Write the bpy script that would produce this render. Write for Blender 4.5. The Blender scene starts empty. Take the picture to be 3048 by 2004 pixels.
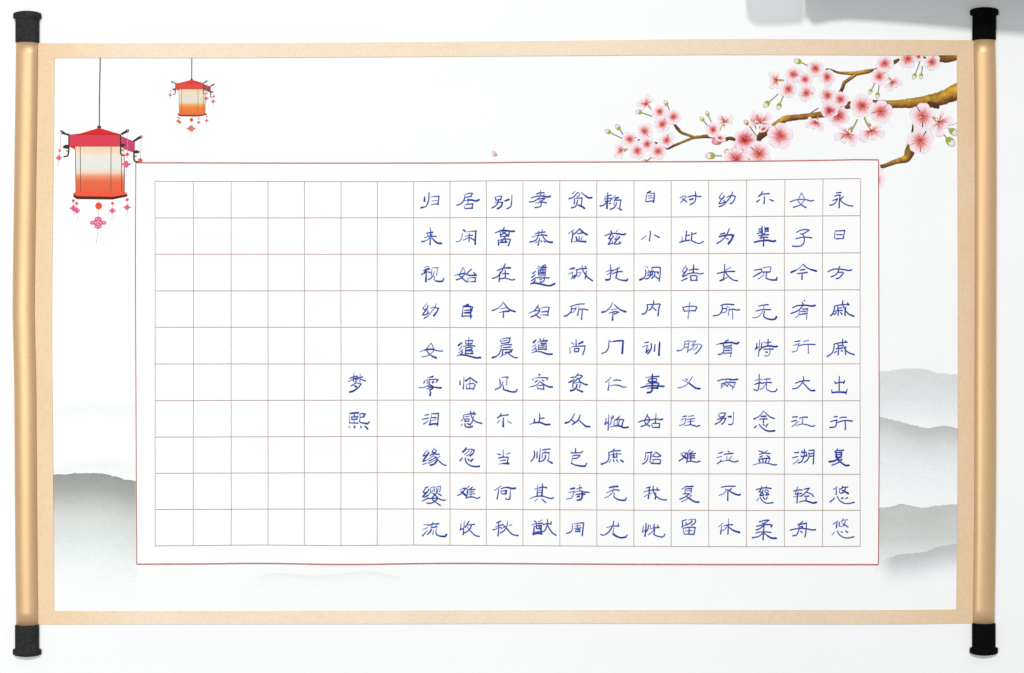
# A calligraphy scroll photographed from straight above on a white surface.
import bpy, bmesh, math, random
from mathutils import Vector

random.seed(7)
SC = bpy.context.scene
COL = SC.collection

# ------------------------------------------------------------------ camera, light, exposure
PX = 0.42 / 3048.0            # metres per photo pixel: the scroll is a little under 0.42 m wide
CAM_H = 0.62
cam_data = bpy.data.cameras.new('camera')
cam = bpy.data.objects.new('camera', cam_data)
COL.objects.link(cam)
cam.location = (0, 0, CAM_H)
cam_data.sensor_width = 36.0
cam_data.lens = 36.0 * CAM_H / 0.42
cam_data.clip_start = 0.01
cam_data.clip_end = 60.0
SC.camera = cam

world = bpy.data.worlds.new('World')
SC.world = world
world.use_nodes = True
bg = world.node_tree.nodes['Background']
bg.inputs['Color'].default_value = (0.90, 0.955, 1.0, 1)
bg.inputs['Strength'].default_value = 0.38


def area_lamp(name, loc, target, size, watts, colour):
    ld = bpy.data.lights.new(name, 'AREA')
    ld.shape = 'SQUARE'
    ld.size = size
    ld.energy = watts
    ld.color = colour
    o = bpy.data.objects.new(name, ld)
    COL.objects.link(o)
    o.location = loc
    d = Vector(target) - Vector(loc)
    o.rotation_euler = d.to_track_quat('-Z', 'Y').to_euler()
    return o


# unseen key light set behind the page to throw the top right shadow;
# added overhead fill, off to the left, brightens the rollers and left side
ELEV = math.radians(60)
area_lamp('key_light', (0.0, 3.0 * math.cos(ELEV), 3.0 * math.sin(ELEV)), (0, 0, 0), 0.24, 50.0, (1.0, 0.985, 0.96))
area_lamp('fill_light', (-0.44, -0.03, 1.08), (-0.12, 0, 0), 0.35, 4.7, (1.0, 0.985, 0.965))

SC.view_settings.view_transform = 'Standard'
SC.view_settings.look = 'None'
SC.view_settings.exposure = 0.08
SC.view_settings.gamma = 1.0
SC.view_settings.use_curve_mapping = False


# ------------------------------------------------------------------ helpers
def lin(c):
    """photo colour (0-255) to a base colour: undo the sRGB curve and the light level"""
    out = []
    for v in c:
        v = v / 255.0
        v = v / 12.92 if v <= 0.04045 else ((v + 0.055) / 1.055) ** 2.4
        out.append(v * 0.84)
    return tuple(out)


def W(x, y, z=0.0):
    return Vector(((x - 1524.0) * PX, (1002.0 - y) * PX, z))


MM = 0.001


def material(name, rough=0.85, spec=0.2):
    m = bpy.data.materials.new(name)
    m.use_nodes = True
    b = m.node_tree.nodes['Principled BSDF']
    b.inputs['Roughness'].default_value = rough
    b.inputs['Specular IOR Level'].default_value = spec
    return m, m.node_tree, b


def ripple(nt, b, tc):
    """paper never lies quite flat: a broad, shallow swell"""
    n = nt.nodes.new('ShaderNodeTexNoise')
    n.inputs['Scale'].default_value = 11.0
    n.inputs['Detail'].default_value = 2.0
    nt.links.new(tc.outputs['Object'], n.inputs['Vector'])
    bp = nt.nodes.new('ShaderNodeBump')
    bp.inputs['Strength'].default_value = 1.0
    bp.inputs['Distance'].default_value = 0.0030
    nt.links.new(n.outputs['Fac'], bp.inputs['Height'])
    nt.links.new(bp.outputs['Normal'], b.inputs['Normal'])


def plain(name, rgb, var=0.05, scale=900.0, rough=0.85, spec=0.2, stretch=None, big=0.0, bump=0.0, swell=False):
    """one colour with a fine paper or cloth grain"""
    m, nt, b = material(name, rough, spec)
    tc = nt.nodes.new('ShaderNodeTexCoord')
    mp = nt.nodes.new('ShaderNodeMapping')
    if stretch:
        mp.inputs['Scale'].default_value = stretch
    n1 = nt.nodes.new('ShaderNodeTexNoise')
    n1.inputs['Scale'].default_value = scale
    n1.inputs['Detail'].default_value = 3.0
    nt.links.new(tc.outputs['Object'], mp.inputs['Vector'])
    nt.links.new(mp.outputs['Vector'], n1.inputs['Vector'])
    r = nt.nodes.new('ShaderNodeValToRGB')
    c = lin(rgb)
    r.color_ramp.elements[0].position = 0.3
    r.color_ramp.elements[1].position = 0.7
    r.color_ramp.elements[0].color = tuple(v * (1 - var) for v in c) + (1,)
    r.color_ramp.elements[1].color = tuple(min(1, v * (1 + var)) for v in c) + (1,)
    nt.links.new(n1.outputs['Fac'], r.inputs['Fac'])
    col = r.outputs['Color']
    if big:
        n2 = nt.nodes.new('ShaderNodeTexNoise')
        n2.inputs['Scale'].default_value = 14.0
        n2.inputs['Detail'].default_value = 2.0
        nt.links.new(tc.outputs['Object'], n2.inputs['Vector'])
        r2 = nt.nodes.new('ShaderNodeValToRGB')
        r2.color_ramp.elements[0].position = 0.35
        r2.color_ramp.elements[1].position = 0.65
        r2.color_ramp.elements[0].color = (1 - big * 0.4, 1 - big, 1 - big * 1.8, 1)
        r2.color_ramp.elements[1].color = (1, 1, 1, 1)
        nt.links.new(n2.outputs['Fac'], r2.inputs['Fac'])
        mx = nt.nodes.new('ShaderNodeMix')
        mx.data_type = 'RGBA'
        mx.blend_type = 'MULTIPLY'
        mx.inputs[0].default_value = 1.0
        nt.links.new(col, mx.inputs[6])
        nt.links.new(r2.outputs['Color'], mx.inputs[7])
        col = mx.outputs[2]
    nt.links.new(col, b.inputs['Base Color'])
    if swell:
        ripple(nt, b, tc)
    if bump:
        bp = nt.nodes.new('ShaderNodeBump')
        bp.inputs['Strength'].default_value = bump
        bp.inputs['Distance'].default_value = 0.0002
        nt.links.new(n1.outputs['Fac'], bp.inputs['Height'])
        nt.links.new(bp.outputs['Normal'], b.inputs['Normal'])
    return m


def pigment(name, var=0.12, scale=1500.0, fade=False, rough=0.85):
    """printed or painted colour carried by the mesh (attribute 'pigment'), with paper grain"""
    m, nt, b = material(name, rough, 0.15)
    at = nt.nodes.new('ShaderNodeAttribute')
    at.attribute_name = 'pigment'
    tc = nt.nodes.new('ShaderNodeTexCoord')
    n1 = nt.nodes.new('ShaderNodeTexNoise')
    n1.inputs['Scale'].default_value = scale
    n1.inputs['Detail'].default_value = 3.0
    nt.links.new(tc.outputs['Object'], n1.inputs['Vector'])
    mr = nt.nodes.new('ShaderNodeMapRange')
    mr.inputs['From Min'].default_value = 0.3
    mr.inputs['From Max'].default_value = 0.7
    mr.inputs['To Min'].default_value = 1 - var
    mr.inputs['To Max'].default_value = 1 + var
    nt.links.new(n1.outputs['Fac'], mr.inputs['Value'])
    mx = nt.nodes.new('ShaderNodeVectorMath')
    mx.operation = 'SCALE'
    nt.links.new(at.outputs['Color'], mx.inputs[0])
    nt.links.new(mr.outputs['Result'], mx.inputs['Scale'])
    nt.links.new(mx.outputs['Vector'], b.inputs['Base Color'])
    if fade:                       # thin ink: the paper shows through
        mr.inputs['From Min'].default_value = 0.2
        mr.inputs['From Max'].default_value = 0.8
        pr = nt.nodes.new('ShaderNodeValToRGB')
        c = lin((250, 251, 251))
        for e, p, k in zip(pr.color_ramp.elements, (0.3, 0.7), (0.988, 1.012)):
            e.position = p
            e.color = tuple(v * k for v in c) + (1,)
        nt.links.new(n1.outputs['Fac'], pr.inputs['Fac'])
        mi = nt.nodes.new('ShaderNodeMix')
        mi.data_type = 'RGBA'
        nt.links.new(at.outputs['Alpha'], mi.inputs[0])
        nt.links.new(pr.outputs['Color'], mi.inputs[6])
        nt.links.new(mx.outputs['Vector'], mi.inputs[7])
        nt.links.new(mi.outputs[2], b.inputs['Base Color'])
        ripple(nt, b, tc)
        n3 = nt.nodes.new('ShaderNodeTexNoise')      # uneven brush load
        n3.inputs['Scale'].default_value = 34.0
        n3.inputs['Detail'].default_value = 3.0
        mp3 = nt.nodes.new('ShaderNodeMapping')
        mp3.inputs['Scale'].default_value = (0.45, 1.4, 1.0)
        nt.links.new(tc.outputs['Object'], mp3.inputs['Vector'])
        nt.links.new(mp3.outputs['Vector'], n3.inputs['Vector'])
        r3 = nt.nodes.new('ShaderNodeMapRange')
        r3.inputs['From Min'].default_value = 0.3
        r3.inputs['From Max'].default_value = 0.7
        r3.inputs['To Min'].default_value = 0.72
        r3.inputs['To Max'].default_value = 1.12
        nt.links.new(n3.outputs['Fac'], r3.inputs['Value'])
        ml = nt.nodes.new('ShaderNodeMath')
        ml.operation = 'MULTIPLY'
        ml.use_clamp = True
        nt.links.new(at.outputs['Alpha'], ml.inputs[0])
        nt.links.new(r3.outputs['Result'], ml.inputs[1])
        nt.links.new(ml.outputs['Value'], mi.inputs[0])
    return m


class MB:
    """collects coloured faces; build() links them as one mesh object"""

    def __init__(self):
        self.v, self.f, self.c = [], [], []

    def add(self, pts, cols, faces):
        n = len(self.v)
        self.v += [tuple(p) for p in pts]
        self.c += [tuple(c) if len(c) == 4 else tuple(c) + (1.0,) for c in cols]
        self.f += [tuple(i + n for i in f) for f in faces]

    def poly(self, pts, z, rgb):
        """flat polygon, photo pixels"""
        self.add([W(x, y, z) for x, y in pts], [lin(rgb)] * len(pts), [tuple(range(len(pts)))])

    def disc(self, cx, cy, rx, ry, z, rgb, n=20, rot=0.0, rgb2=None):
        ca, sa = math.cos(rot), math.sin(rot)
        pts, cols = [W(cx, cy, z)], [lin(rgb2 or rgb)]
        for i in range(n):
            a = 2 * math.pi * i / n
            x, y = rx * math.cos(a), ry * math.sin(a)
            pts.append(W(cx + x * ca - y * sa, cy + x * sa + y * ca, z))
            cols.append(lin(rgb))
        self.add(pts, cols, [(0, i + 1, (i + 1) % n + 1) for i in range(n)])

    def stroke(self, pts, widths, z, cols, caps=True):
        """ribbon along photo-pixel points; widths per point; cols one colour or one per point"""
        n = len(pts)
        if not isinstance(widths, (list, tuple)):
            widths = [widths] * n
        if not isinstance(cols[0], (list, tuple)):
            cols = [cols] * n
        P, Cc = [], []
        for i in range(n):
            x, y = pts[i]
            a = pts[max(0, i - 1)]
            b = pts[min(n - 1, i + 1)]
            dx, dy = b[0] - a[0], b[1] - a[1]
            L = math.hypot(dx, dy) or 1.0
            nx, ny = -dy / L, dx / L
            h = widths[i] / 2
            P += [W(x + nx * h, y + ny * h, z), W(x - nx * h, y - ny * h, z)]
            Cc += [lin(cols[i])] * 2
        F = [(2 * i, 2 * i + 1, 2 * i + 3, 2 * i + 2) for i in range(n - 1)]
        self.add(P, Cc, F)
        if caps:
            for i, j in ((0, 1), (n - 1, n - 2)):
                x, y = pts[i]
                dx, dy = x - pts[j][0], y - pts[j][1]
                a0 = math.atan2(dy, dx)
                h = widths[i] / 2
                arc = [(x + h * math.cos(a0 + t * math.pi / 6), y + h * math.sin(a0 + t * math.pi / 6)) for t in range(-3, 4)]
                self.add([W(px, py, z) for px, py in arc], [lin(cols[i])] * 7, [tuple(range(7))])

    def build(self, name, mat, parent=None):
        me = bpy.data.meshes.new(name)
        me.from_pydata(self.v, [], self.f)
        ca = me.color_attributes.new('pigment', 'FLOAT_COLOR', 'POINT')
        for i, c in enumerate(self.c):
            ca.data[i].color = c
        me.materials.append(mat)
        bm = bmesh.new()
        bm.from_mesh(me)
        for f in bm.faces:          # flat art always faces up
            if abs(f.normal.z) > 0.99 and f.normal.z < 0 and self.flat:
                f.normal_flip()
        bm.to_mesh(me)
        bm.free()
        o = bpy.data.objects.new(name, me)
        COL.objects.link(o)
        if parent:
            o.parent = parent
        return o

    flat = True


def smooth_path(pts, step=4.0, sharp=55):
    """Catmull-Rom through the points, keeping sharp corners"""
    n = len(pts)
    if n == 2:
        return list(pts)

    def ang(i):
        ax, ay = pts[i][0] - pts[i - 1][0], pts[i][1] - pts[i - 1][1]
        bx, by = pts[i + 1][0] - pts[i][0], pts[i + 1][1] - pts[i][1]
        d = abs(math.degrees(math.atan2(ax * by - ay * bx, ax * bx + ay * by)))
        return d

    corner = [True] + [ang(i) > sharp for i in range(1, n - 1)] + [True]
    out = [pts[0]]
    for i in range(n - 1):
        p1, p2 = pts[i], pts[i + 1]
        p0 = pts[i - 1] if not corner[i] else (2 * p1[0] - p2[0], 2 * p1[1] - p2[1])
        p3 = pts[i + 2] if not corner[i + 1] else (2 * p2[0] - p1[0], 2 * p2[1] - p1[1])
        k = max(2, int(math.hypot(p2[0] - p1[0], p2[1] - p1[1]) / step))
        for j in range(1, k + 1):
            t = j / k
            q = []
            for d in (0, 1):
                q.append(0.5 * (2 * p1[d] + (p2[d] - p0[d]) * t + (2 * p0[d] - 5 * p1[d] + 4 * p2[d] - p3[d]) * t * t
                                + (3 * p1[d] - p0[d] - 3 * p2[d] + p3[d]) * t ** 3))
            out.append(tuple(q))
    return out


def interp(table, t):
    """piecewise-linear lookup of numbers or colours"""
    if t <= table[0][0]:
        return table[0][1]
    for (a, va), (b, vb) in zip(table, table[1:]):
        if t <= b:
            k = (t - a) / (b - a)
            if isinstance(va, (tuple, list)):
                return tuple(x + (y - x) * k for x, y in zip(va, vb))
            return va + (vb - va) * k
    return table[-1][1]


def tag(o, label=None, cat=None, kind=None, group=None):
    for k, v in (('label', label), ('category', cat), ('kind', kind), ('group', group)):
        if v:
            o[k] = v


def empty(name, loc):
    o = bpy.data.objects.new(name, None)
    o.empty_display_size = 0.02
    COL.objects.link(o)
    o.location = loc
    return o


def solid_prism(name, outline, z0, z1, mat, parent=None, hole=None):
    """sheet with thickness from photo-pixel outline (optional hole with as many points)"""
    bm = bmesh.new()
    n = len(outline)
    if hole:
        ot = [bm.verts.new(W(x, y, z1)) for x, y in outline]
        it = [bm.verts.new(W(x, y, z1)) for x, y in hole]
        ob = [bm.verts.new(W(x, y, z0)) for x, y in outline]
        ib = [bm.verts.new(W(x, y, z0)) for x, y in hole]
        for i in range(n):
            j = (i + 1) % n
            bm.faces.new((ot[i], it[i], it[j], ot[j]))
            bm.faces.new((ob[i], ob[j], ib[j], ib[i]))
            bm.faces.new((ot[i], ot[j], ob[j], ob[i]))
            bm.faces.new((it[i], ib[i], ib[j], it[j]))
    else:
        ot = [bm.verts.new(W(x, y, z1)) for x, y in outline]
        ob = [bm.verts.new(W(x, y, z0)) for x, y in outline]
        bm.faces.new(ot)
        bm.faces.new(list(reversed(ob)))
        for i in range(n):
            j = (i + 1) % n
            bm.faces.new((ot[i], ob[i], ob[j], ot[j]))
    bmesh.ops.recalc_face_normals(bm, faces=bm.faces)
    me = bpy.data.meshes.new(name)
    bm.to_mesh(me)
    bm.free()
    me.materials.append(mat)
    o = bpy.data.objects.new(name, me)
    COL.objects.link(o)
    if parent:
        o.parent = parent
    return o


# ------------------------------------------------------------------ materials
M_TABLE = plain('white_surface', (250, 251, 251), 0.012, 700, swell=True)
M_PANEL = plain('picture_paper', (250, 251, 251), 0.012, 1100, swell=True)
M_PAGE = plain('writing_paper', (253, 253, 252), 0.008, 1100, swell=True)
M_ART = pigment('printed_colour', 0.05, 1700)
M_BLOOM = pigment('petal_colour', 0.06, 2200)
M_WASH = pigment('ink_wash', 0.07, 1100, fade=True)
M_INK = pigment('pen_ink', 0.25, 2600, rough=0.6)
M_LINE = pigment('printed_line', 0.14, 500)
M_BARK = pigment('branch_colour', 0.34, 420)


def mount_material():
    """tan silk: paler along the top and bottom, deeper dyed near the two rollers"""
    m, nt, b = material('tan_silk', 0.9, 0.1)
    tc = nt.nodes.new('ShaderNodeTexCoord')
    sx = nt.nodes.new('ShaderNodeSeparateXYZ')
    nt.links.new(tc.outputs['Object'], sx.inputs['Vector'])
    r = nt.nodes.new('ShaderNodeValToRGB')
    mr = nt.nodes.new('ShaderNodeMapRange')
    mr.inputs['From Min'].default_value = -0.205
    mr.inputs['From Max'].default_value = 0.205
    nt.links.new(sx.outputs['X'], mr.inputs['Value'])
    e = r.color_ramp.elements
    e[0].position = 0.0
    e[0].color = lin((240, 210, 170)) + (1,)
    e[1].position = 1.0
    e[1].color = lin((228, 197, 160)) + (1,)
    for p, c in ((0.05, (242, 215, 178)), (0.13, (245, 226, 202)), (0.55, (245, 226, 203)), (0.85, (236, 212, 184)), (0.95, (232, 203, 168))):
        x = e.new(p)
        x.color = lin(c) + (1,)
    nt.links.new(mr.outputs['Result'], r.inputs['Fac'])
    nz = nt.nodes.new('ShaderNodeTexNoise')
    nz.inputs['Scale'].default_value = 1000
    nz.inputs['Detail'].default_value = 3
    n2 = nt.nodes.new('ShaderNodeTexNoise')
    n2.inputs['Scale'].default_value = 38
    n2.inputs['Detail'].default_value = 2
    for n in (nz, n2):
        nt.links.new(tc.outputs['Object'], n.inputs['Vector'])
    a = nt.nodes.new('ShaderNodeMath')
    a.operation = 'MULTIPLY_ADD'
    a.inputs[1].default_value = 0.24
    a.inputs[2].default_value = 0.88
    nt.links.new(nz.outputs['Fac'], a.inputs[0])
    r2 = nt.nodes.new('ShaderNodeValToRGB')
    r2.color_ramp.elements[0].position = 0.35
    r2.color_ramp.elements[1].position = 0.65
    r2.color_ramp.elements[0].color = (0.985, 0.965, 0.93, 1)
    r2.color_ramp.elements[1].color = (1, 1, 1, 1)
    nt.links.new(n2.outputs['Fac'], r2.inputs['Fac'])
    s1 = nt.nodes.new('ShaderNodeVectorMath')
    s1.operation = 'MULTIPLY'
    nt.links.new(r.outputs['Color'], s1.inputs[0])
    nt.links.new(r2.outputs['Color'], s1.inputs[1])
    s2 = nt.nodes.new('ShaderNodeVectorMath')
    s2.operation = 'SCALE'
    nt.links.new(s1.outputs['Vector'], s2.inputs[0])
    nt.links.new(a.outputs['Value'], s2.inputs['Scale'])
    nt.links.new(s2.outputs['Vector'], b.inputs['Base Color'])
    return m


M_MOUNT = mount_material()
M_GOLD = plain('gold_brocade', (228, 189, 143), 0.045, 1300, 0.47, 0.5, (0.6, 1, 1), 0.04, 0.03)
M_GOLD.node_tree.nodes['Principled BSDF'].inputs['Metallic'].default_value = 0.44
M_KNOB_GREY = plain('charcoal_knob', (40, 42, 40), 0.45, 900, 0.7, 0.15, None, 0, 0.3)
M_KNOB_BLACK = plain('black_knob', (8, 8, 8), 0.5, 900, 0.8, 0.05, None, 0, 0.25)

# ------------------------------------------------------------------ the white surface
bm = bmesh.new()
bmesh.ops.create_grid(bm, x_segments=1, y_segments=1, size=1.2)
me = bpy.data.meshes.new('table_surface')
bm.to_mesh(me)
bm.free()
me.materials.append(M_TABLE)
table = bpy.data.objects.new('table_surface', me)
COL.objects.link(table)
tag(table, kind='structure')

# ------------------------------------------------------------------ the scroll
ROOT = empty('calligraphy_scroll', (0, 0, 0))
tag(ROOT, 'calligraphy scroll with tan border, gold rollers, black knobs and blue handwriting on a grid', 'scroll')

Z_PANEL, Z_MOUNT, Z_PAGE = 0.20 * MM, 0.62 * MM, 0.48 * MM


def along(pts, n):
    """n points evenly spaced by index along a polyline"""
    out = []
    for i in range(n):
        t = i / n * (len(pts) - 1)
        k = int(t)
        f = t - k
        a, b = pts[k], pts[min(k + 1, len(pts) - 1)]
        out.append((a[0] + (b[0] - a[0]) * f, a[1] + (b[1] - a[1]) * f))
    return out


NS = 24
TOPO = smooth_path([(82, 129.4), (700, 129.4), (1500, 124), (2100, 117.5), (2400, 118), (2928, 121)], 60)
BOTO = smooth_path([(2926, 1853), (2588, 1857.5), (1800, 1855), (1000, 1857), (83, 1857.8)], 60)
RIGO = [(2928, 121), (2932, 500), (2930, 1500), (2926, 1853)]
LEFO = [(83, 1857.8), (78, 1350), (72.5, 950), (82, 129.4)]
TOPI = smooth_path([(163.3, 173), (700, 173), (1500, 168), (2100, 164), (2500, 164.5), (2847, 166)], 60)
BOTI = smooth_path([(2845.6, 1814), (2588, 1816), (1800, 1815.5), (1050, 1817.5), (162.2, 1818.5)], 60)
RIGI = smooth_path([(2847, 166), (2849, 500), (2850, 1300), (2845.6, 1814)], 60)
LEFI = smooth_path([(162.2, 1818.5), (159, 1350), (155.4, 950), (160.5, 460), (163.3, 173)], 60)
outer = along(TOPO, NS) + along(RIGO, NS) + along(BOTO, NS) + along(LEFO, NS)
inner = along(TOPI, NS) + along(RIGI, NS) + along(BOTI, NS) + along(LEFI, NS)
mount = solid_prism('mount', outer, 0.05 * MM, Z_MOUNT, M_MOUNT, ROOT, inner)
panel_out = along([(130, 150), (2870, 145)], 4) + along([(2870, 145), (2870, 1830)], 4) + along([(2870, 1830), (135, 1836)], 4) + along([(135, 1836), (130, 150)], 4)
panel = solid_prism('picture_panel', panel_out, 0.10 * MM, Z_PANEL, M_PANEL, ROOT)

# --- rollers: flattened rods rolled in gold brocade, each with a turned knob at both ends
FLAT = 0.52


def tube(name, path, radii, z_floor, mat, parent, nseg=28):
    """rod lying on the sheet; path photo pixels, radii photo pixels, flattened section"""
    bm = bmesh.new()
    rings = []
    for (x, y), r in zip(path, radii):
        ring = []
        for i in range(nseg):
            a = 2 * math.pi * i / nseg
            p = W(x + r * math.cos(a), y)
            s = math.sin(a)          # the underside is pressed flat on the table
            p.z = z_floor + (r * PX * FLAT * s if s > 0 else (z_floor - 0.0001) * s)
            ring.append(bm.verts.new(p))
        rings.append(ring)
    for a, b in zip(rings, rings[1:]):
        for i in range(nseg):
            j = (i + 1) % nseg
            bm.faces.new((a[i], a[j], b[j], b[i]))
    bm.faces.new(rings[0])
    bm.faces.new(list(reversed(rings[-1])))
    bmesh.ops.recalc_face_normals(bm, faces=bm.faces)
    for f in bm.faces:
        f.smooth = len(f.verts) == 4
    me = bpy.data.meshes.new(name)
    bm.to_mesh(me)
    bm.free()
    me.materials.append(mat)
    o = bpy.data.objects.new(name, me)
    COL.objects.link(o)
    o.parent = parent
    return o


ROD_Z = Z_MOUNT + 0.25 * MM


def knob(parent, x, y0, y1, r_body, r_flange, mat, label):
    """y0 at the roller, y1 the free end"""
    L = y1 - y0
    prof = [(0.0, 0.93), (0.02, 1.0), (0.10, 1.0), (0.72, 1.0), (0.745, 1.0), (0.77, r_flange / r_body * 0.97), (0.80, r_flange / r_body),
            (0.90, r_flange / r_body), (0.94, r_flange / r_body * 0.97), (0.975, 0.95), (1.0, 0.62)]
    # finer steps so the shading stays smooth
    path = [(x, y0 + t * L) for t, _ in prof]
    k = tube('knob', path, [r_body * s for _, s in prof], ROD_Z, mat, parent)
    k['label'] = label
    return k


left_path = smooth_path([(82.6, 128), (80, 330), (72.8, 850), (73, 960), (77, 1150), (78.5, 1350), (80.5, 1650), (83, 1859.5)], 40)
right_path = smooth_path([(2928, 120), (2931, 300), (2932, 600), (2931, 1100), (2930, 1500), (2926, 1854.5)], 40)
roller_a = tube('roller', left_path, [32.5] * len(left_path), ROD_Z, M_GOLD, ROOT)
roller_b = tube('roller', right_path, [32.0] * len(right_path), ROD_Z, M_GOLD, ROOT)
knob(roller_a, 83.2, 129.4, 36, 35.2, 41.8, M_KNOB_GREY, 'charcoal grey knob at the upper end of the roller by the lanterns')
knob(roller_a, 82.3, 1858.5, 1952.5, 35.4, 42.3, M_KNOB_GREY, 'charcoal grey knob at the lower end of the roller by the lanterns')
knob(roller_b, 2927.2, 121.5, 25, 35.2, 42.1, M_KNOB_BLACK, 'deep black knob at the upper end of the roller by the blossoms')
knob(roller_b, 2926.3, 1853.5, 1948.6, 34.8, 42.0, M_KNOB_BLACK, 'deep black knob at the lower end of the roller by the mountains')


# ------------------------------------------------------------------ ink-wash mountains on the picture panel
def mountain(ox, oy, sc, ridge, fade, z, rough=1.2, soft=(0, 0)):
    """ridge in crop units; fade: (depth in crop units, colour, strength)"""
    P = smooth_path([(ox + x / sc, oy + y / sc) for x, y in ridge], 5.0, 80)
    P = [(x, y + random.uniform(-rough, rough)) for x, y in P]
    b = MB()
    levels = fade
    n = len(P)
    pts, cols = [], []
    for d, c, a in levels:
        for i, (x, y) in enumerate(P):
            k = 1.0 if d == 0 else 0.4
            base = sum(p[1] for p in P[max(0, i - 6):i + 7]) / len(P[max(0, i - 6):i + 7])
            yy = y if d == 0 else base + d / sc
            pts.append(W(x, yy, z))
            s = 1.0
            if soft[0]:
                s *= min(1, (x - P[0][0]) / soft[0])
            if soft[1]:
                s *= min(1, (P[-1][0] - x) / soft[1])
            s = s * s * (3 - 2 * s)
            cols.append(lin(c) + (a * (s if d >= 60 or soft[1] else 0.35 + 0.65 * s),))
    F = []
    for l in range(len(levels) - 1):
        for i in range(n - 1):
            F.append((l * n + i, l * n + i + 1, (l + 1) * n + i + 1, (l + 1) * n + i))
    b.add(pts, cols, F)
    return b.build('mountain', M_WASH, panel)


L_, R_, B_ = (130, 1150, 2.337), (2600, 1050, 2.032), (600, 1600, 2.644)
zm = [0.212 * MM + 0.006 * MM * i for i in range(9)]
mountain(*L_, [(58, 130), (200, 106), (290, 92), (400, 108), (470, 118), (665, 115)],
         [(0, (238, 243, 239), .3), (60, (236, 242, 238), .55), (150, (240, 245, 241), 0)], zm[0])
mountain(*L_, [(60, 545), (250, 512), (400, 497), (665, 512)],
         [(0, (238, 243, 241), .35), (60, (238, 243, 240), .6), (150, (242, 246, 243), .0)], zm[1])
mountain(*L_, [(55, 615), (150, 612), (230, 603), (300, 605), (410, 610), (500, 628), (570, 648), (665, 664)],
         [(0, (150, 153, 149), 1), (14, (156, 159, 154), 1), (110, (170, 173, 167), 1), (180, (190, 193, 187), 1), (260, (207, 211, 207), 1),
          (430, (223, 229, 226), 1), (560, (233, 239, 237), .9), (720, (241, 245, 244), .6), (900, (246, 249, 248), 0)], zm[2], 1.6, (0, 14))
mountain(*R_, [(8, 120), (130, 105), (200, 95), (280, 97), (340, 108), (400, 125), (520, 131)],
         [(0, (220, 222, 222), .9), (40, (221, 223, 223), 1), (170, (228, 230, 231), .9), (280, (237, 239, 241), .7), (380, (242, 244, 245), 0)], zm[3])
mountain(*R_, [(8, 382), (38, 388), (100, 402), (200, 428), (320, 455), (430, 443), (520, 460)],
         [(0, (192, 194, 192), 1), (50, (203, 205, 203), 1), (120, (220, 222, 222), .95), (250, (234, 237, 239), .8), (400, (240, 242, 244), .6), (560, (244, 246, 247), 0)], zm[4])
mountain(*R_, [(8, 944), (110, 930), (160, 915), (230, 925), (300, 938), (360, 925), (430, 922), (520, 914)],
         [(0, (183, 184, 180), 1), (20, (190, 191, 187), 1), (110, (202, 204, 201), 1), (200, (209, 213, 210), 1), (330, (226, 229, 228), .8), (420, (238, 240, 242), 0)], zm[5], 1.6)
mountain(*R_, [(28, 1257), (90, 1240), (150, 1222), (260, 1212), (340, 1195), (400, 1170), (520, 1153)],
         [(0, (187, 189, 189), .95), (30, (195, 197, 197), 1), (90, (213, 216, 217), 1), (200, (234, 237, 239), 0)], zm[6], 1.6, (55, 0))
mountain(*B_, [(380, 322), (560, 283), (700, 285), (860, 300), (1050, 293), (1200, 272), (1320, 265), (1400, 275), (1500, 300), (1680, 345)],
         [(0, (228, 232, 229), .6), (25, (238, 242, 240), .6), (70, (242, 246, 245), 0)], zm[7], 0.8, (60, 90))

# the loose petal drifting above the page
b = MB()
b.add([W(x, y, 0.27 * MM) for x, y in [(1461, 450), (1472, 449), (1477, 456), (1481.5, 464), (1474, 467), (1464, 466)]],
      [lin(c) for c in [(243, 236, 240), (226, 196, 202), (214, 112, 124), (176, 104, 112), (228, 140, 152), (246, 222, 227)]], [(0, 1, 2, 3, 4, 5)])
b.build('fallen_petal', M_BLOOM, panel)


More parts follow.
